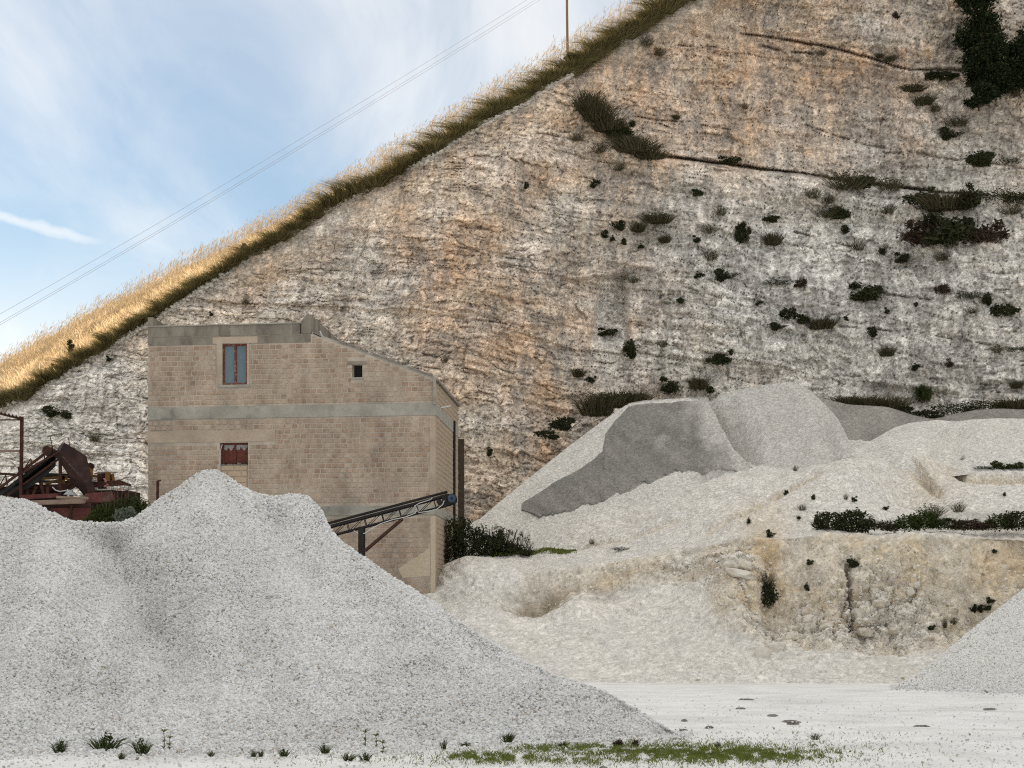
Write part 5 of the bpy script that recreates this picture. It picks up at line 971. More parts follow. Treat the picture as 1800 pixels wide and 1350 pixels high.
for kind, px, py, w, h, l in (('round', 1349, 1067, 30, 34, 'round dark green bush halfway down the left end of the tan bank'), ('loose', 1346, 1034, 22, 26, 'spiky sprig growing out above the round bush on the bank'), ('dark', 1498, 998, 18, 16, 'small shrub at the top of the dark fissure in the bank'), ('dark', 1425, 993, 11, 9, 'tiny shrub on the upper left of the tan bank'), ('dark', 1418, 1038, 8, 13, 'tiny upright plant left of the fissure on the bank'), ('dark', 1748, 973, 9, 8, 'tiny plant high on the right of the tan bank'),
   ('dark', 1638, 1108, 14, 10, 'small dark plant low on the bank, left of the stony gully'), ('dark', 1711, 1076, 11, 12, 'dark plant, left of three in a row above the right gravel heap'), ('dark', 1723, 1076, 12, 11, 'dark plant, middle of three in a row above the right gravel heap'), ('dark', 1737, 1073, 18, 9, 'dark plant, right of three in a row above the right gravel heap'), ('dark', 1741, 1060, 18, 9, 'low plant above the row of three by the right gravel heap'), ('loose', 1661, 1104, 6, 18, 'thin dry stalk beside the small plant low on the bank'), ('loose', 1676, 1098, 10, 12, 'thin plant between the stalk and the row of three'),
   ('dark', 1354, 945, 14, 12, 'small grey shrub at the bend of the bank lip'), ('dark', 1382, 871, 8, 10, 'tiny plant highest on the pale spur'), ('dark', 1429, 878, 10, 8, 'tiny plant right of the top of the pale spur'), ('loose', 1411, 897, 14, 10, 'sparse sprig on the pale spur'), ('dark', 1500, 882, 9, 9, 'small plant above the largest hedge shrub'), ('loose', 1487, 878, 6, 10, 'thin stalk above the hedge'), ('dark', 1404, 913, 7, 6, 'tiny plant left of the hedge'), ('dark', 1316, 920, 8, 9, 'tiny plant on the left flank of the pale spur'), ('dark', 1557, 896, 14, 6, 'flat little plant above the hedge'), ('loose', 1638, 908, 34, 20, 'straggly plant standing up behind the hedge'), ('loose', 1684, 900, 20, 16, 'second straggly plant behind the hedge'),
   ('green', 1759, 825, 24, 14, 'round shrub on the upper step at the right edge, left one'), ('green', 1788, 825, 30, 12, 'flat shrub on the upper step at the right edge, right one'), ('loose', 1692, 818, 6, 16, 'thin dry stalk on the edge of the upper step'), ('mat', 1730, 825, 26, 6, 'low plants trailing along the edge of the upper step'), ('dark', 1765, 872, 8, 6, 'tiny plant on the white slope at the right edge'), ('loose', 1398, 828, 8, 9, 'tiny sprig at the foot of the tallest pale heap'), ('dark', 985, 906, 14, 5, 'flat little plant on the half grey heap'), ('dark', 1024, 898, 5, 5, 'speck of a plant on the half grey heap'), ('loose', 1040, 957, 7, 9, 'tiny sprig on the white slope above the hollow'), ('mat', 1092, 968, 22, 6, 'low dark plants on the lip above the hollow')):
    plant(kind, px, py, w * 1.15, h * 1.25, l, SG, on_ter(px, py))
# the big dark bush right of the building
bb_ = thing('dark_bush', P(845, 978, 73.5), 'big dark bush beside the right wall of the building', 'bush')
r = np.random.RandomState(21); lum = []
for px, py, rx, rz in ((796, 934, 19, 30), (800, 965, 26, 26), (816, 932, 20, 24), (822, 962, 30, 26), (842, 945, 20, 22), (850, 962, 24, 20), (866, 954, 20, 18), (884, 962, 22, 16), (880, 946, 9, 16), (905, 966, 20, 12), (925, 972, 14, 7), (866, 972, 30, 10), (782, 978, 12, 16)):
    p = P(px, py, 73.6 + r.uniform(-.5, .9)); lum.append((*p, rx * 73 / F, .8, rz * 73 / F))
g1 = leaf_cloud(r, 9000, lum, .055, .35); put('foliage', g1[0], g1[1], L_dark, bb_, {'rnd': g1[2]})
n = 260; pxs = np.concatenate([r.uniform(790, 935, 150), r.uniform(865, 935, 110)]); bs = W(pxs, np.interp(pxs, [790, 830, 935], [932, 948, 972]), 73.4 + r.rand(n)); g2 = blades(r, bs, updirs(r, n, .35), .35 + .75 * r.rand(n) ** 2, .022, .3)
tips = bs + np.array([0, 0, .5]); g3 = leaf_cloud(r, 900, [(*(b + np.array([r.uniform(-.12, .12), 0, .4 + .4 * r.rand()])), .08, .08, .16) for b in bs[150:210]], .03, .2); g4 = join(g2, g3); put('twigs', g4[0], g4[1], L_dark, bb_, {'rnd': g4[2]})
mb = MB()
for i in range(8): b = Vector((P(800 + i * 14, 980, 74).x, 74, terrain_pt(800 + i * 14, 3.6).z - .1)); mb.tube([b, b + Vector((r.uniform(-.2, .2), 0, .6)), b + Vector((r.uniform(-.4, .4), 0, 1.3))], [.04, .03, .015], 6)
mb.put('stem', M['bark'], bb_)
# bushes behind the near heap at left
YB = 66.5; gb_ = thing('green_bush', P(190, 960, YB), 'straggly green bush between the red trailer and the building', 'bush')
lum = [(*P(px, py, YB + r.uniform(-.3, .3)), rx * YB / F, .45, rz * YB / F) for px, py, rx, rz in ((205, 893, 30, 22), (235, 885, 26, 16), (175, 902, 20, 16), (195, 912, 40, 18), (248, 895, 18, 18), (160, 915, 20, 10), (225, 905, 40, 20))]
g1 = leaf_cloud(r, 3200, lum, .055, .3); put('foliage', g1[0], g1[1], L_green, gb_, {'rnd': g1[2]})
bs = W(np.array([187, 192, 200, 207, 215, 228, 180, 236]), np.full(8, 900.), YB); mb = MB()
for i, b in enumerate(bs): mb.tube([tuple(b), tuple(b + np.array([.05 * math.sin(i), 0, .6])), tuple(b + np.array([.12 * math.sin(i * 2.0), 0, 1.0 + .12 * (i % 3)]))], [.02, .015, .008], 5)
mb.put('stem', M['bark'], gb_)
for fx, fy, n_, q in ((187, 853, 16, .13), (211, 858, 12, .09), (186, 845, 10, .07)):
    fl = leaf_cloud(r, n_, [(*P(fx, fy, YB), q, q, q * 1.3)], .05, .05); put('flower_head', fl[0], fl[1], L_flower, gb_, {'rnd': fl[2]}, kind='stuff')
gy = thing('grey_bush', P(220, 925, 65.6), 'small pale grey green bush in front of the straggly green one', 'bush')
g1 = leaf_cloud(r, 1100, [(*P(px, py, 65.6), rx * 65 / F, .3, rz * 65 / F) for px, py, rx, rz in ((216, 903, 15, 12), (230, 900, 10, 10), (222, 912, 18, 8), (206, 908, 8, 8))], .045, .3); put('foliage', g1[0], g1[1], L_grey, gy, {'rnd': g1[2]})
mb = MB(); mb.tube([P(218, 955, 65.6), P(218, 905, 65.6)], [.05, .02], 6); mb.put('stem', M['bark'], gy)
# pines on the upper right face
def pine(label, px0, pybase, lumps_px, Y, n, seed):
    r = np.random.RandomState(seed); t = thing('pine_tree', P(px0, pybase, Y), label, 'tree')
    lum = []
    for px, py, rx, rz in lumps_px:
        for _ in range(7):
            lum.append((*P(px + r.uniform(-.6, .6) * rx, py + r.uniform(-.7, .7) * rz, Y + r.uniform(-1.0, 1.0)), rx * .68 * Y / F * r.uniform(.7, 1), .9 * r.uniform(.6, 1), rz * .62 * Y / F * r.uniform(.6, 1)))
    g = leaf_cloud(r, n, lum, .085, .45, long_=1.3); put('crown', g[0], g[1], L_pine, t, {'rnd': g[2]})
    mb = MB(); top_ = min(q[1] for q in lumps_px); mb.tube([P(px0, pybase + 4, Y + .5), P(px0 + 3, (pybase + top_) / 2, Y + .2), P(px0 + 5, top_, Y)], [.28, .2, .06], 8); mb.put('trunk', M['bark'], t)
    mb = MB()
    for i in range(14): q = lum[r.randint(len(lum))]; mb.tube([(P(px0, 0, Y).x, Y + .2, q[2] - .4), (q[0], q[1], q[2])], [.07, .02], 5)
    mb.put('limb', M['bark'], t)
Yp = cliff_depth(1715, 150) - 1.3
pine('tall dense dark pine growing from the upper right cliff', 1722, 182, [(1720, -60, 34, 45), (1718, 0, 46, 45), (1720, 45, 46, 45), (1724, 90, 48, 40), (1732, 125, 44, 32), (1735, 155, 36, 26), (1722, 172, 24, 14)], Yp, 26000, 3)
pine('lower spreading dark pine against the right edge, beside the tall one', 1785, 165, [(1785, 85, 24, 22), (1800, 105, 30, 34), (1775, 125, 26, 24), (1815, 75, 30, 26), (1790, 140, 30, 16), (1840, 110, 40, 40), (1760, 150, 26, 16)], Yp + .6, 15000, 6)
# ------------------------------------------------------------------ grass of the hill
r = np.random.RandomState(33)
def inst(me_v, me_f, me_r, pos, sc, rot): 
    c, s_ = np.cos(rot), np.sin(rot); v = me_v[None] * sc[:, None, None]; x = v[..., 0] * c[:, None] - v[..., 1] * s_[:, None]; y = v[..., 0] * s_[:, None] + v[..., 1] * c[:, None]
    v = np.stack([x, y, v[..., 2]], -1) + pos[:, None]; f = me_f[None] + (np.arange(len(pos)) * len(me_v))[:, None, None]
    return v.reshape(-1, 3), f.reshape(-1, me_f.shape[1]), np.clip(np.tile(me_r, len(pos)) * .6 + np.repeat(r.rand(len(pos)), len(me_v)) * .4, 0, 1)
n = 56000; px = np.where(r.rand(n) < .75, r.uniform(-330, 620, n), r.uniform(500, 1290, n)); t = r.rand(n) ** .8
keep = (t > np.interp(px, [0, 500, 800], [.05, .08, .05]) * r.rand(n)) & (r.rand(n) < np.interp(px, [480, 760], [1, .12])); px, t = px[keep], t[keep]; b = hill_pt(px, t); n = len(b)
clump = pn(b[:, 0] / 1.4, b[:, 1] / 1.4, 2.2)
g = blades(r, b + np.array([0, 0, -.05]), updirs(r, n, .35), (.34 + .34 * r.rand(n)) * (1 + .45 * clump), .050, .5); g = (g[0], g[1], np.clip(g[2] * .7 + np.repeat(clump, 5) * .5 + .15, 0, 1))
put('dry_grass', g[0], g[1], L_gold, None, {'rnd': g[2]}, kind='stuff', label='golden dry grass covering the sunlit hill slope', category='grass')
n = 7000; px = r.uniform(-100, 1280, n); t = np.clip(.55 + .45 * r.rand(n), 0, 1); t = np.where(px > 620, .25 + .75 * r.rand(n), t); b = hill_pt(px, t); d = updirs(r, n, .16); d[:, 0] += .12; L_ = (.75 + .75 * r.rand(n) ** 1.5) * np.interp(px, [0, 300, 900], [.85, 1.0, 1.4])
g = blades(r, b, d, L_, .014, .25); tip = b + d * (L_ * .9)[:, None]; d2 = d + r.normal(size=d.shape) * .25; d2[:, 0] += .3; d2 /= np.linalg.norm(d2, axis=1, keepdims=True)
g2 = blades(r, tip, d2, .16 + .20 * r.rand(n), .030, .6); g3 = blades(r, tip - d * .08, -d2 * np.array([1, 1, -1]), .10 + .10 * r.rand(n), .022, .5); g = join(g, g2, g3)
put('seed_heads', g[0], g[1], L_plume, None, {'rnd': g[2]}, kind='stuff', label='tall feathery seed stalks along the skyline of the hill', category='grass')
# tussocks overhanging the cliff edge: countable clumps first, finer grass between them as one mass
TG = 'tussocks overhanging the cliff edge'; px = -40.0; i = 0; tb = []
while px < 1215:
    w = r.uniform(20, 34) * np.interp(px, [500, 820, 1150], [1, 1.45, 1.3]); p = hill_pt(np.array([px]), np.array([r.uniform(.0, .05)]))[0]; o = plant('tuss', px, 0, w * 1.35, w * r.uniform(.75, 1.05), ['shaggy olive tussock on the cliff edge, left of the building corner', 'shaggy olive tussock on the cliff edge, between the building and the pole', 'shaggy olive tussock on the cliff edge, beyond the pole'][(px > 262) + (px > 1000)], TG, Vector(p) + Vector((0, -.15, -.15)), 'tussock', k=i % 3, depth=1.0); i += 1; px += w * .62
n = 26000; px = r.uniform(-60, 1270, n); t = r.rand(n) ** 1.6 * np.interp(px, [0, 450, 700, 1200], [.10, .16, .45, .9]); b = hill_pt(px, t); rag = pn(px / 24, t * 0 + .4)
k_ = r.rand(n) < .75 + .4 * rag; b, px, rag = b[k_], px[k_], rag[k_]; n = len(b); d = updirs(r, n, .45); d[:, 1] -= .12; d[:, 0] -= .06
g = blades(r, b + np.array([0, -.1, -.1]), d, (.45 + .45 * r.rand(n)) * (1 + .35 * rag), .032, .9); put('edge_grass', g[0], g[1], L_tuss, None, {'rnd': g[2]}, kind='stuff', label='olive grass filling in between the tussocks on the cliff edge', category='grass')
for px, t, w, h, l in ((432 / 1, .2, 12, 22, 'upright dark herb in the grass strip above the building corner'), (128, .25, 16, 24, 'dark bushy herb at the edge of the sunlit grass, far left'), (98, .12, 12, 12, 'low green herb on the cliff edge, far left'), (1012, .1, 30, 26, 'green leafy clump on the cliff edge right of the pole'), (1140, .1, 26, 16, 'low green clump near the upper end of the cliff edge')):
    plant('green', px, 600, w, h, l, 'herbs among the edge grass', Vector(hill_pt(np.array([float(px)]), np.array([t]))[0]) + Vector((0, -.4, 0)), 'herb')
# ------------------------------------------------------------------ green strip on the flat, behind the bush
n = 5000; px = r.uniform(850, 1010, n); L4 = r.uniform(3.65, 4.0, n); b = np.array([terrain_pt(a, q) for a, q in zip(px[:1500], L4[:1500])]); b = b[r.randint(0, 1500, n)] + r.normal(size=(n, 3)) * np.array([.12, .3, 0]); g = blades(r, b, updirs(r, n, .5), .06 + .10 * r.rand(n), .03, .4); put('short_grass', g[0], g[1], L_lawn, None, {'rnd': g[2]}, kind='stuff', label='thin strip of short green grass on the flat beside the dark bush', category='grass')
# foreground grass
def gp(px, py): Y = HC * F / (np.asarray(py, float) - YH); return W(px, py, Y)
cl = [(1180, 1325, 110, 9, 9000), (1330, 1330, 80, 7, 4500), (1250, 1324, 90, 8, 5200), (880, 1334, 50, 5, 2600), (830, 1330, 30, 5, 800), (1030, 1316, 60, 4, 2000), (950, 1316, 40, 5, 800), (1020, 1339, 40, 5, 700), (1100, 1306, 60, 6, 500), (1440, 1318, 90, 18, 420), (720, 1336, 60, 7, 300), (560, 1335, 90, 7, 200), (1400, 1300, 120, 16, 160)]
px = np.concatenate([r.normal(a, c, n) for a, b, c, d, n in cl]); py = np.concatenate([r.normal(b, d, n) for a, b, c, d, n in cl]); py = np.maximum(py, 1290); hh = pn(px / 22, py / 5); k_ = hh + .4 * pn(px / 9, py / 3, 1.1) > .12 - .55 * r.rand(len(px)) ** 2; px, py, hh = px[k_], py[k_], hh[k_]
b = gp(px, py); n = len(b); g = blades(r, b, updirs(r, n, .6), (.025 + .055 * r.rand(n)) * (1 + .6 * hh), .008, .6); put('short_grass', g[0], g[1], L_lawn, None, {'rnd': g[2]}, kind='stuff', label='patchy short green grass at the foot of the near heap', category='grass')
# weeds in the foreground
WG = 'weeds at the foot of the near gravel heap'
def near_y(px, py): return HC * F / (py - YH)
for kind, px, py, w, h, l in (('weed', 105, 1323, 20, 20, 'dark leafy weed at the far left foot of the near heap'), ('weed', 184, 1318, 42, 22, 'wide grassy weed at the left foot of the near heap'), ('weed', 250, 1325, 24, 22, 'bushy grassy weed between the wide one and the yellow stalk'), ('tuft', 374, 1307, 44, 34, 'large dark spiky weed on the lower slope of the near heap'), ('loose', 452, 1305, 28, 10, 'faint sparse weed right of the large spiky one'), ('weed', 214, 1334, 10, 10, 'tiny tuft in front of the bushy weed'), ('weed', 371, 1329, 10, 8, 'tiny tuft below the large spiky weed'), ('weed', 499, 1329, 16, 12, 'small tuft alone on the bare strip'), ('weed', 571, 1324, 14, 14, 'small dark weed left of the pair of green tufts'), ('weed', 612, 1337, 18, 10, 'low green tuft, left of a pair near the bottom edge'), ('weed', 642, 1337, 22, 12, 'low green tuft, right of a pair near the bottom edge'), ('weed', 446, 1330, 8, 10, 'tiny dry tuft near the bottom edge'), ('weed', 459, 1330, 8, 10, 'second tiny dry tuft near the bottom edge'),
   ('weed', 780, 1318, 8, 16, 'small upright weed at the middle foot of the near heap'), ('weed', 817, 1312, 14, 7, 'low dark weed right of the small upright one'), ('weed', 893, 1308, 18, 14, 'two leaved dark weed at the foot of the near heap'), ('weed', 990, 1313, 14, 8, 'low green weed in the grass strip'), ('heath', 1087, 1312, 22, 12, 'reddish dead weed near the tip of the near heap'), ('heath', 1118, 1312, 10, 12, 'small reddish dead weed right of the larger one'), ('loose', 1262, 1314, 8, 10, 'thin weed at the back of the green grass'), ('loose', 1432, 1304, 20, 10, 'thin sprig on the open ground at right')):
    Y = near_y(px, py); plant(kind, px, py, w * 1.1, h * 1.35, l, WG, P(px, py, Y) + Vector((0, 0, -.005)) if py > 1309 else P(px, py, Y + .12) + Vector((0, 0, .03)), 'weed')
for px, py, h, l in ((288, 1318, 34, 'tall yellow green stalk at the left foot of the near heap'), (298, 1318, 22, 'shorter yellow green stalk beside the tall one'), (642, 1312, 26, 'tallest of three spiky green stalks at the foot of the near heap'), (661, 1314, 22, 'middle one of three spiky green stalks'), (673, 1325, 20, 'lowest one of three spiky green stalks')):
    Y = near_y(px, py); s = Y / F; t = thing('weed_stalk', P(px, py, Y), l, 'weed', WG); r = np.random.RandomState(px)
    mb = MB(); mb.tube([P(px, py, Y), P(px + 1, py - h * .6, Y), P(px - 1, py - h, Y)], [.006, .005, .003], 5); mb.put('stem', M['bark'], t)
    bs = np.array([P(px, py - h * q, Y) for q in np.concatenate([np.full(16, .93), np.full(10, .4), np.full(8, .1)])]); g = blades(r, bs, updirs(r, 34, .9), (.04 + .05 * r.rand(34)), .012, .6); put('leaves', g[0], g[1], L_lawn, t, {'rnd': g[2]})
# damp clods on the open ground
CGp = 'dark damp clods on the open white ground'
for i, (px, py, w, h, l) in enumerate(((1203, 1265, 12, 4, 'small dark clod nearest to the tip of the big heap'), (1200, 1283, 20, 6, 'rounded dark clod beside the tip of the big heap'), (1246, 1278, 20, 4, 'flat dark clod right of the rounded one'), (1190, 1299, 18, 4, 'low dark clod at the foot of the big heap tip'), (1390, 1267, 34, 4, 'wide dark damp patch in the middle of the open ground, upper one'), (1394, 1272, 26, 3, 'wide dark damp patch in the middle of the open ground, lower one'), (1301, 1245, 22, 2, 'thin dark streak on the ground, left of a row of far ones'), (1358, 1257, 26, 2, 'thin dark streak above the wide damp patch'), (1310, 1229, 34, 2, 'farthest thin dark streak on the ground'), (1095, 1325, 22, 4, 'dark clod in the grass near the bottom'), (1060, 1349, 16, 4, 'dark clod at the bottom edge'), (1432, 1309, 14, 3, 'dark clod right of the green grass'), (1476, 1322, 9, 3, 'small dark clod far right of the grass'), (1620, 1276, 36, 2, 'long dark damp streak at the right'), (1740, 1246, 30, 2, 'dark streak near the right heap'))):
    Y = near_y(px, py); s = Y / F; rx = w * s / 2; ry = max(.07, h * .5 * s * Y / HC * .40); r2 = np.random.RandomState(i); k = 14; vs = [(px - 900) / F * Y, Y, 0]; vv = []; ff = []
    for q, hh_ in ((1, -.02), (.8, .02), (.45, .045)):
        for j in range(k): a = 2 * math.pi * j / k; m_ = q * (.45 + .7 * r2.rand()); vv.append((vs[0] + math.cos(a) * rx * m_, Y + math.sin(a) * ry * m_, hh_ * .35 * min(1, w / 18) * (.6 + .8 * r2.rand()) if hh_ > 0 else hh_))
    vv.append((vs[0], Y, .015 * min(1, w / 18)))
    for a in range(2):
        for j in range(k): ff.append([a * k + j, a * k + (j + 1) % k, (a + 1) * k + (j + 1) % k, (a + 1) * k + j])
    ff += [[2 * k + j, 2 * k + (j + 1) % k, 3 * k] for j in range(k)]
    tagged(put('earth_clod', vv, ff, M['dirt']), l, 'clod', CGp)

# ================================================================== LOOSE STONES (real pieces, scattered as masses)
def stone_mat(name, c1, c2, dark, warm):
    m = bpy.data.materials.new(name); m.use_nodes = True; nt = m.node_tree; L = nt.links; nt.nodes.clear()
    o = N(nt, 'ShaderNodeOutputMaterial'); b = N(nt, 'ShaderNodeBsdfPrincipled', ins={'Roughness': .9}); L.new(b.outputs[0], o.inputs[0]); b.inputs['Specular IOR Level'].default_value = .25
    a = N(nt, 'ShaderNodeAttribute', attribute_name='stone', attribute_type='INSTANCER'); cr_ = N(nt, 'ShaderNodeValToRGB'); L.new(a.outputs['Fac'], cr_.inputs[0]); e = cr_.color_ramp.elements
    e[0].position = 0; e[0].color = (*dark, 1); e[1].position = 1; e[1].color = (*c2, 1)
    for p, c in ((.05, warm), (.11, c1), (.55, tuple((x + y) / 2 for x, y in zip(c1, c2)))): q = e.new(p); q.color = (*c, 1)
    L.new(cr_.outputs[0], b.inputs['Base Color']); return m
def scatter(name, pos, scale, m, label, parent=None, seed=0, tone=None):
    """one object: points that carry a small angular stone each (five shapes)"""
    me = bpy.data.meshes.new(name); pos = np.asarray(pos, np.float32); base = np.array(org(parent), np.float32) if parent else np.zeros(3, np.float32)
    me.vertices.add(len(pos)); me.vertices.foreach_set('co', (pos - base).ravel()); at = me.attributes.new('size', 'FLOAT', 'POINT'); at.data.foreach_set('value', np.asarray(scale, np.float32)); at = me.attributes.new('stone', 'FLOAT', 'POINT'); tone = np.random.RandomState(seed + 500).rand(len(pos)) if tone is None else tone; at.data.foreach_set('value', np.asarray(tone, np.float32)); me.update()
    o = link(name, me, m, parent, kind='stuff')
    if parent is None: o['label'] = label; o['category'] = 'stones'
    ng = bpy.data.node_groups.new(name + '_nodes', 'GeometryNodeTree'); ng.interface.new_socket('Geometry', in_out='INPUT', socket_type='NodeSocketGeometry'); ng.interface.new_socket('Geometry', in_out='OUTPUT', socket_type='NodeSocketGeometry')
    A = lambda t, **k: N(ng, t, **k); L = ng.links.new; gi = A('NodeGroupInput'); go_ = A('NodeGroupOutput'); j = A('GeometryNodeGeometryToInstance')
    for i in range(5):
        ic = A('GeometryNodeMeshIcoSphere', ins={'Radius': .5, 'Subdivisions': 2 if i < 2 else 1}); sp = A('GeometryNodeSetPosition'); nz = A('ShaderNodeTexNoise', ins={'Scale': 1.6, 'Detail': 1}); ps = A('GeometryNodeInputPosition'); ad = A('ShaderNodeVectorMath', operation='ADD'); ad.inputs[1].default_value = (i * 7.3, i * 3.1, i)
        L(ps.outputs[0], ad.inputs[0]); L(ad.outputs[0], nz.inputs['Vector']); sb = A('ShaderNodeVectorMath', operation='SUBTRACT'); sb.inputs[1].default_value = (.5, .5, .5); L(nz.outputs['Color'], sb.inputs[0]); sc = A('ShaderNodeVectorMath', operation='MULTIPLY'); sc.inputs[1].default_value = (1.1, 1.0, .9); L(sb.outputs[0], sc.inputs[0])
        L(ic.outputs[0], sp.inputs[0]); L(sc.outputs[0], sp.inputs['Offset']); tr = A('GeometryNodeTransform'); tr.inputs['Scale'].default_value = (1.15, .9, .68 + .05 * i); L(sp.outputs[0], tr.inputs[0])
        sm = A('GeometryNodeSetMaterial'); sm.inputs['Material'].default_value = m; L(tr.outputs[0], sm.inputs[0]); ss = A('GeometryNodeSetShadeSmooth', ins={'Shade Smooth': False}); L(sm.outputs[0], ss.inputs[0]); L(ss.outputs[0], j.inputs[0])
    ip = A('GeometryNodeInstanceOnPoints', ins={'Pick Instance': True}); L(gi.outputs[0], ip.inputs['Points']); L(j.outputs[0], ip.inputs['Instance'])
    ri = A('FunctionNodeRandomValue', data_type='INT', ins={'Seed': seed}); ri.inputs[4].default_value = 0; ri.inputs[5].default_value = 4; L(ri.outputs[2], ip.inputs['Instance Index'])
    rv_ = A('FunctionNodeRandomValue', data_type='FLOAT_VECTOR', ins={'Seed': seed + 1}); rv_.inputs[0].default_value = (-.7, -.7, 0); rv_.inputs[1].default_value = (.7, .7, 6.28); L(rv_.outputs[0], ip.inputs['Rotation'])
    na = A('GeometryNodeInputNamedAttribute', data_type='FLOAT'); na.inputs['Name'].default_value = 'size'; L(na.outputs[0], ip.inputs['Scale'])
    L(ip.outputs[0], go_.inputs[0])
    md = o.modifiers.new('stones', 'NODES'); md.node_group = ng; return o
def sample_grid(G, n, r, wf=None):
    a = np.linalg.norm(np.cross(G[1:, :-1] - G[:-1, :-1], G[:-1, 1:] - G[:-1, :-1]), axis=-1)
    if wf is not None: a = a * wf
    p = a.ravel() / a.sum(); k = r.choice(len(p), n, p=p); i, j = np.unravel_index(k, a.shape); u, v = r.rand(n, 1), r.rand(n, 1)
    return (G[i, j] * (1 - u) + G[i + 1, j] * u) * (1 - v) + (G[i, j + 1] * (1 - u) + G[i + 1, j + 1] * u) * v, i, j
r = np.random.RandomState(55)
SM = stone_mat('gravel_stone', (.54, .53, .505), (.80, .79, .765), (.25, .235, .21), (.52, .45, .36)); SM2 = stone_mat('bank_stone', (.56, .51, .44), (.80, .77, .70), (.30, .26, .21), (.55, .45, .32))
pts_, i, j = sample_grid(NG, 220000, r, np.broadcast_to((np.arange(-900, 1194, 4)[None, :NG.shape[1] - 1] > -160) + .05, (NG.shape[0] - 1, NG.shape[1] - 1)))
dust = fbm(pts_[:, 0] / 2.2 + pts_[:, 2] / 3, pts_[:, 2] / 1.6 - pts_[:, 0] / 4, 4, .55, 12); low = sst(1.6, .1, pts_[:, 2])
tone = np.clip(r.rand(len(pts_)) ** .8 * (.92 + .2 * dust) + .08 * dust, 0, 1)
scatter('gravel_stones', pts_ + np.array([0, -.006, .004]), (.024 + .038 * r.rand(len(pts_)) ** 1.8) * (1 + .22 * fbm(pts_[:, 0], pts_[:, 2] * 1.3, 3) + .25 * low * r.rand(len(pts_)) ** 3), SM, '', near_heap, tone=tone)
pr_, i, j = sample_grid(RG, 60000, r, np.broadcast_to((np.arange(1570, 2401, 4)[None, :RG.shape[1] - 1] < 1860) + .01, (RG.shape[0] - 1, RG.shape[1] - 1)))
scatter('gravel_stones', pr_ + np.array([0, -.006, .004]), .03 + .05 * r.rand(len(pr_)) ** 1.8, stone_mat('white_stone', (.66, .645, .605), (.86, .845, .80), (.30, .28, .24), (.56, .49, .40)), '', right_heap, seed=70)
n = 15000; px = np.concatenate([r.uniform(-50, 1850, n // 2), r.normal(600, 420, n // 2)]); py = np.concatenate([1215 + 145 * r.rand(n // 2) ** .9, r.normal(1312, 9, n // 2)]); py = np.clip(py, 1212, 1365); px, py = px[(px > -60) & (px < 1860)], py[(px > -60) & (px < 1860)]
fx = r.uniform(-60, 1215, 9000); fy = np.interp(fx, [q[0] for q in nfoot], [q[1] for q in nfoot]) + r.exponential(5, 9000) - 3
ft = gp(fx, fy); scatter('foot_gravel', ft + np.array([0, 0, .004]), .02 + .045 * r.rand(9000) ** 2, SM, '', near_heap, seed=88)
fx = r.uniform(1565, 1850, 3500); fy = np.interp(fx, [1570, 1640, 1700, 1800, 1900], [1206, 1208, 1211, 1215, 1219]) + r.exponential(1.6, 3500) - 1
ft = gp(fx, fy); scatter('foot_gravel', ft + np.array([0, 0, .006]), .025 + .06 * r.rand(3500) ** 2, SM, '', right_heap, seed=91)
g = gp(px, py); scatter('loose_gravel', g + np.array([0, 0, -.002]), .012 + .03 * r.rand(len(g)) ** 3, SM, 'loose pale pebbles scattered over the open white ground', seed=9)
# rubble at the foot of the bank and stones that stick out of its cut face
li = lev[:, 0]; sel = (li < 2.95); T = tv[sel]; X_ = np.broadcast_to(tx, T.shape[:2]); w_ = (face[sel] * tanf[sel] * .5 + rocky[sel] * 2.2 + .5 * sst(.5, .0, L2[sel]) * sst(1200, 1300, X_) + .02)[:-1, :-1] * (X_[:-1, :-1] > 760)
pb, i, j = sample_grid(T, 6500, r, w_); scatter('bank_stones', pb, .045 + .11 * r.rand(len(pb)) ** 4, SM2, '', bank, seed=20)
def rockmesh(seed):
    rr_ = np.random.RandomState(seed); import bmesh; bm = bmesh.new(); bmesh.ops.create_icosphere(bm, subdivisions=2, radius=.5)
    for v in bm.verts:
        c = v.co; mxn = max(abs(c.x), abs(c.y), abs(c.z)); c = c * (.35 + .65 * .5 / mxn); v.co = c * (1 + .40 * float(pn(c.x * 2.2 + seed * 3, c.y * 2.2, c.z * 2.2 + .5)))
    me = bpy.data.meshes.new('rock'); bm.to_mesh(me); bm.free(); me.materials.append(M['rockpiece']); return me
M['rockpiece'] = mat('pale_limestone_piece', (.58, .52, .43), (.74, .70, .62), scale=4, rough=.95, bump=.7, bscale=12, c3=(.52, .42, .29), s3=2)
RM = [rockmesh(i) for i in range(5)]
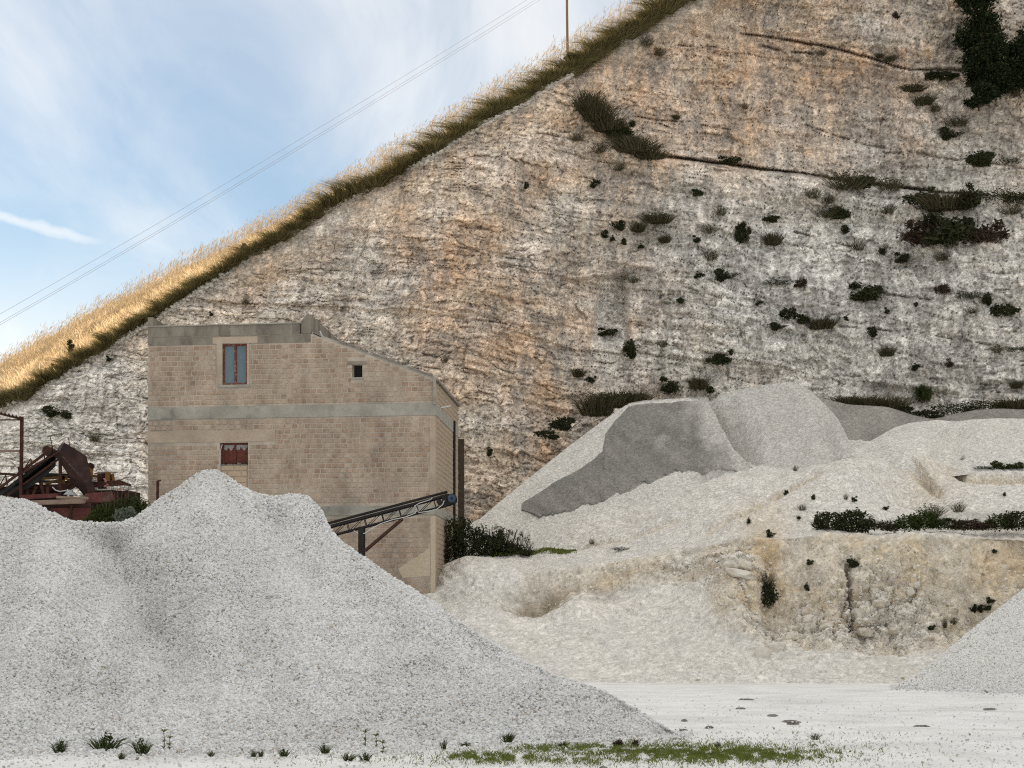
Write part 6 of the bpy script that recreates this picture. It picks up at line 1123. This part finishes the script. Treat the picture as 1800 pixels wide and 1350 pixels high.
for i, (px, py, w, h) in enumerate(((1290, 992, 26, 14), (1312, 995, 26, 14), (1300, 1008, 40, 12), (1312, 1018, 22, 16), (1404, 1090, 11, 11), (1417, 1075, 12, 8), (1419, 1089, 11, 8), (1405, 1076, 10, 9), (1520, 1030, 12, 12), (1534, 1034, 11, 13), (1562, 1038, 11, 11), (1600, 1040, 11, 12), (1612, 1028, 10, 9), (1572, 1066, 10, 8), (1544, 1060, 16, 10), (1510, 1078, 20, 14), (1765, 998, 13, 9), (1680, 1013, 9, 6), (1632, 1122, 16, 8), (1575, 1108, 20, 10), (1520, 1112, 22, 12), (1340, 1150, 22, 22), (1364, 1140, 26, 18), (1425, 1158, 8, 8), (1490, 1194, 12, 8), (1520, 1192, 16, 9), (1545, 1195, 12, 8), (1430, 1196, 12, 6), (1590, 1190, 10, 6), (1390, 1120, 20, 9), (1455, 1100, 22, 9))):
    Y = terrain_depth(px, py); s = Y / F; o = bpy.data.objects.new('rock', RM[i % 5]); COL.objects.link(o); o.parent = bank; o.location = P(px, py, Y + .05 * h * s); o.scale = (w * s * 1.25, max(w, h) * s, h * s * 1.3); o.rotation_euler = (0, .3 * math.sin(i), .6 * math.sin(i * 2))
# broken stones strewn on the grey heap behind and along the cliff edge
px = r.uniform(1480, 1640, 900); py = np.interp(px, [1480, 1560, 1640], [718, 726, 742]) + 16 * r.rand(900); d = np.array([terrain_depth(a, b) if b > 9999 else 85.5 for a, b in zip(px, py)])
ex = r.uniform(-40, 1215, 2600); e_ = edge(ex) + 10 * r.rand(2600) ** 1.5; jx = np.clip(np.searchsorted(cx, ex), 0, len(cx) - 1); ii = np.array([int(np.argmin(abs(py_col - y))) for py_col, y in zip(((pyf + (edge(ex)[:, None] - pyf) * np.linspace(0, 1, nr)[None])), e_)])
ep = cv[ii, jx]; scatter('edge_rubble', ep, .08 + .22 * r.rand(len(ep)) ** 2.5, stone_mat('edge_stone', (.36, .33, .28), (.56, .52, .45), (.12, .11, .09), (.40, .32, .24)), '', COL.objects['cliff'], seed=40)
